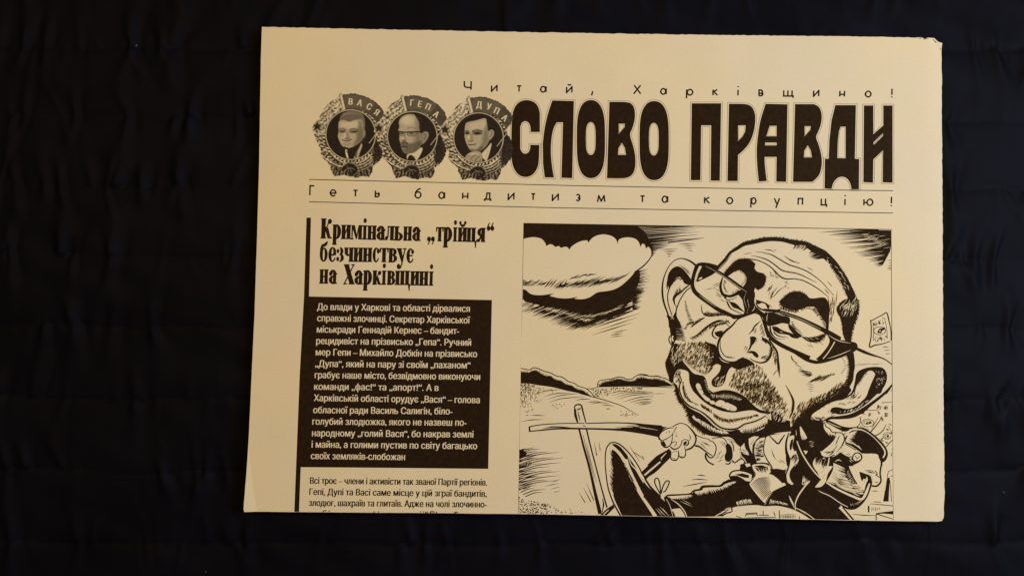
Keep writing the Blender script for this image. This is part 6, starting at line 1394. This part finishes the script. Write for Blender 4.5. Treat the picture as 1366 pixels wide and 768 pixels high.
def note_b(p):
    p.line([(840, 150), (930, 155), (1000, 150), (1050, 142)], [9, 7, 7, 5]); p.line([(800, 235), (802, 290), (788, 330), (760, 355)], [10, 7, 7, 12]); p.line([(800, 350), (860, 375), (905, 395)], 6)
    p.line(arc(892, 308, 75, 46, 0, 360, 22), 6); p.line(arc(892, 308, 48, 30, 150, 330, 12), 5); p.fill([(865, 312), (890, 292), (935, 296), (945, 308), (910, 322), (870, 328)]); p.fill([(885, 300), (905, 300), (895, 315)], W_)
    p.scrub([(820, 175), (850, 180), (850, 205), (820, 205)], 10, 60, 22, 7, 0, 60); p.scrub([(900, 190), (930, 195), (925, 230), (900, 225)], 9, 60, 22, 7, 0, 60); p.scrub([(1010, 170), (1040, 172), (1035, 205)], 8, 60, 20, 7, 0, 60)
    p.line([(1068, 225), (1030, 290), (985, 350), (925, 420)], [5, 8, 11, 14]); p.line([(1020, 240), (980, 310), (940, 370)], [3, 6, 3])
note(E5, note_b)
def note_c(p):
    p.line([(1060, 62), (1130, 58), (1188, 56)], [9, 7, 6]); p.line([(1188, 90), (1190, 180)], 4)
    p.scrub([(1010, 95), (1055, 95), (1050, 130), (1000, 130)], 12, 60, 24, 8, 0, 60); p.scrub([(1090, 110), (1130, 105), (1130, 145), (1095, 145)], 14, 60, 24, 9, 0, 60); p.scrub([(1090, 195), (1135, 190), (1130, 225), (1095, 230)], 14, 60, 24, 9, 0, 60); p.scrub([(1040, 240), (1085, 250), (1070, 290)], 10, 60, 24, 8, 0, 60); p.line([(1145, 315), (1185, 340)], [3, 8, 3])
note(E5, note_c)
def note_d(p):
    p.line([(1115, 330), (1080, 395), (1030, 440), (965, 470)], [5, 9, 11, 13]); p.line([(975, 480), (1040, 540), (1105, 600), (1150, 560), (1192, 515)], [6, 7, 8, 8, 7]); p.line([(1140, 340), (1185, 420)], 3)
    p.line(arc(1128, 465, 48, 42, 0, 330, 20), 5); p.line(arc(1128, 468, 28, 26, 20, 300, 12), 6); p.fill([(1120, 462), (1145, 450), (1150, 475), (1130, 485)])
    p.scrub([(1050, 500), (1080, 490), (1080, 525), (1055, 525)], 12, 60, 20, 7, 0, 60); p.scrub([(1110, 545), (1150, 530), (1140, 560)], 8, 40, 22, 6, 0, 60); p.scrub([(1100, 385), (1150, 375), (1140, 400)], 8, 40, 20, 6, 0, 60); p.scrub([(1160, 430), (1185, 420), (1185, 450)], 6, 60, 22, 7)
note(E5, note_d)

# ---- the factory behind
pr = Pen(4e-5).at(*Z11)
pr.fill([(1045, 370), (1060, 362), (1068, 375), (1062, 480), (1058, 565), (1012, 565), (1030, 470)]); pr.line([(1068, 380), (1078, 480), (1082, 565)], 5); pr.line([(1046, 360), (1052, 330), (1060, 308), (1085, 298), (1098, 290)], 5); pr.line([(1075, 352), (1100, 342)], 5); pr.line([(1030, 470), (1015, 565)], 6)
pr.line([(900, 585), (990, 592), (1102, 604)], [4, 7, 6]); pr.line([(930, 568), (992, 571)], 6); pr.line([(888, 602), (888, 658)], 13); pr.hatch([(915, 612, 915, 650), (930, 612, 930, 648), (945, 612, 945, 650), (962, 614, 962, 646), (980, 614, 982, 640)], 5, 0, 'both')
pr.fill([(950, 665), (1010, 655), (1100, 645), (1100, 675), (1010, 668), (960, 672)]); pr.line([(952, 665), (952, 728)], 8); pr.line([(960, 672), (1030, 695), (1096, 715)], [9, 7, 6]); pr.line([(755, 675), (850, 682), (948, 686)], [4, 8, 4]); pr.hatch([(910, 473, 972, 477), (1085, 150, 1100, 150), (1075, 175, 1100, 176), (1083, 120, 1100, 118), (780, 722, 850, 728)], 6, 0, 'both'); pr.line([(1082, 150), (1082, 176)], 4)
pr.build('factory', cart, clips=FRAME)
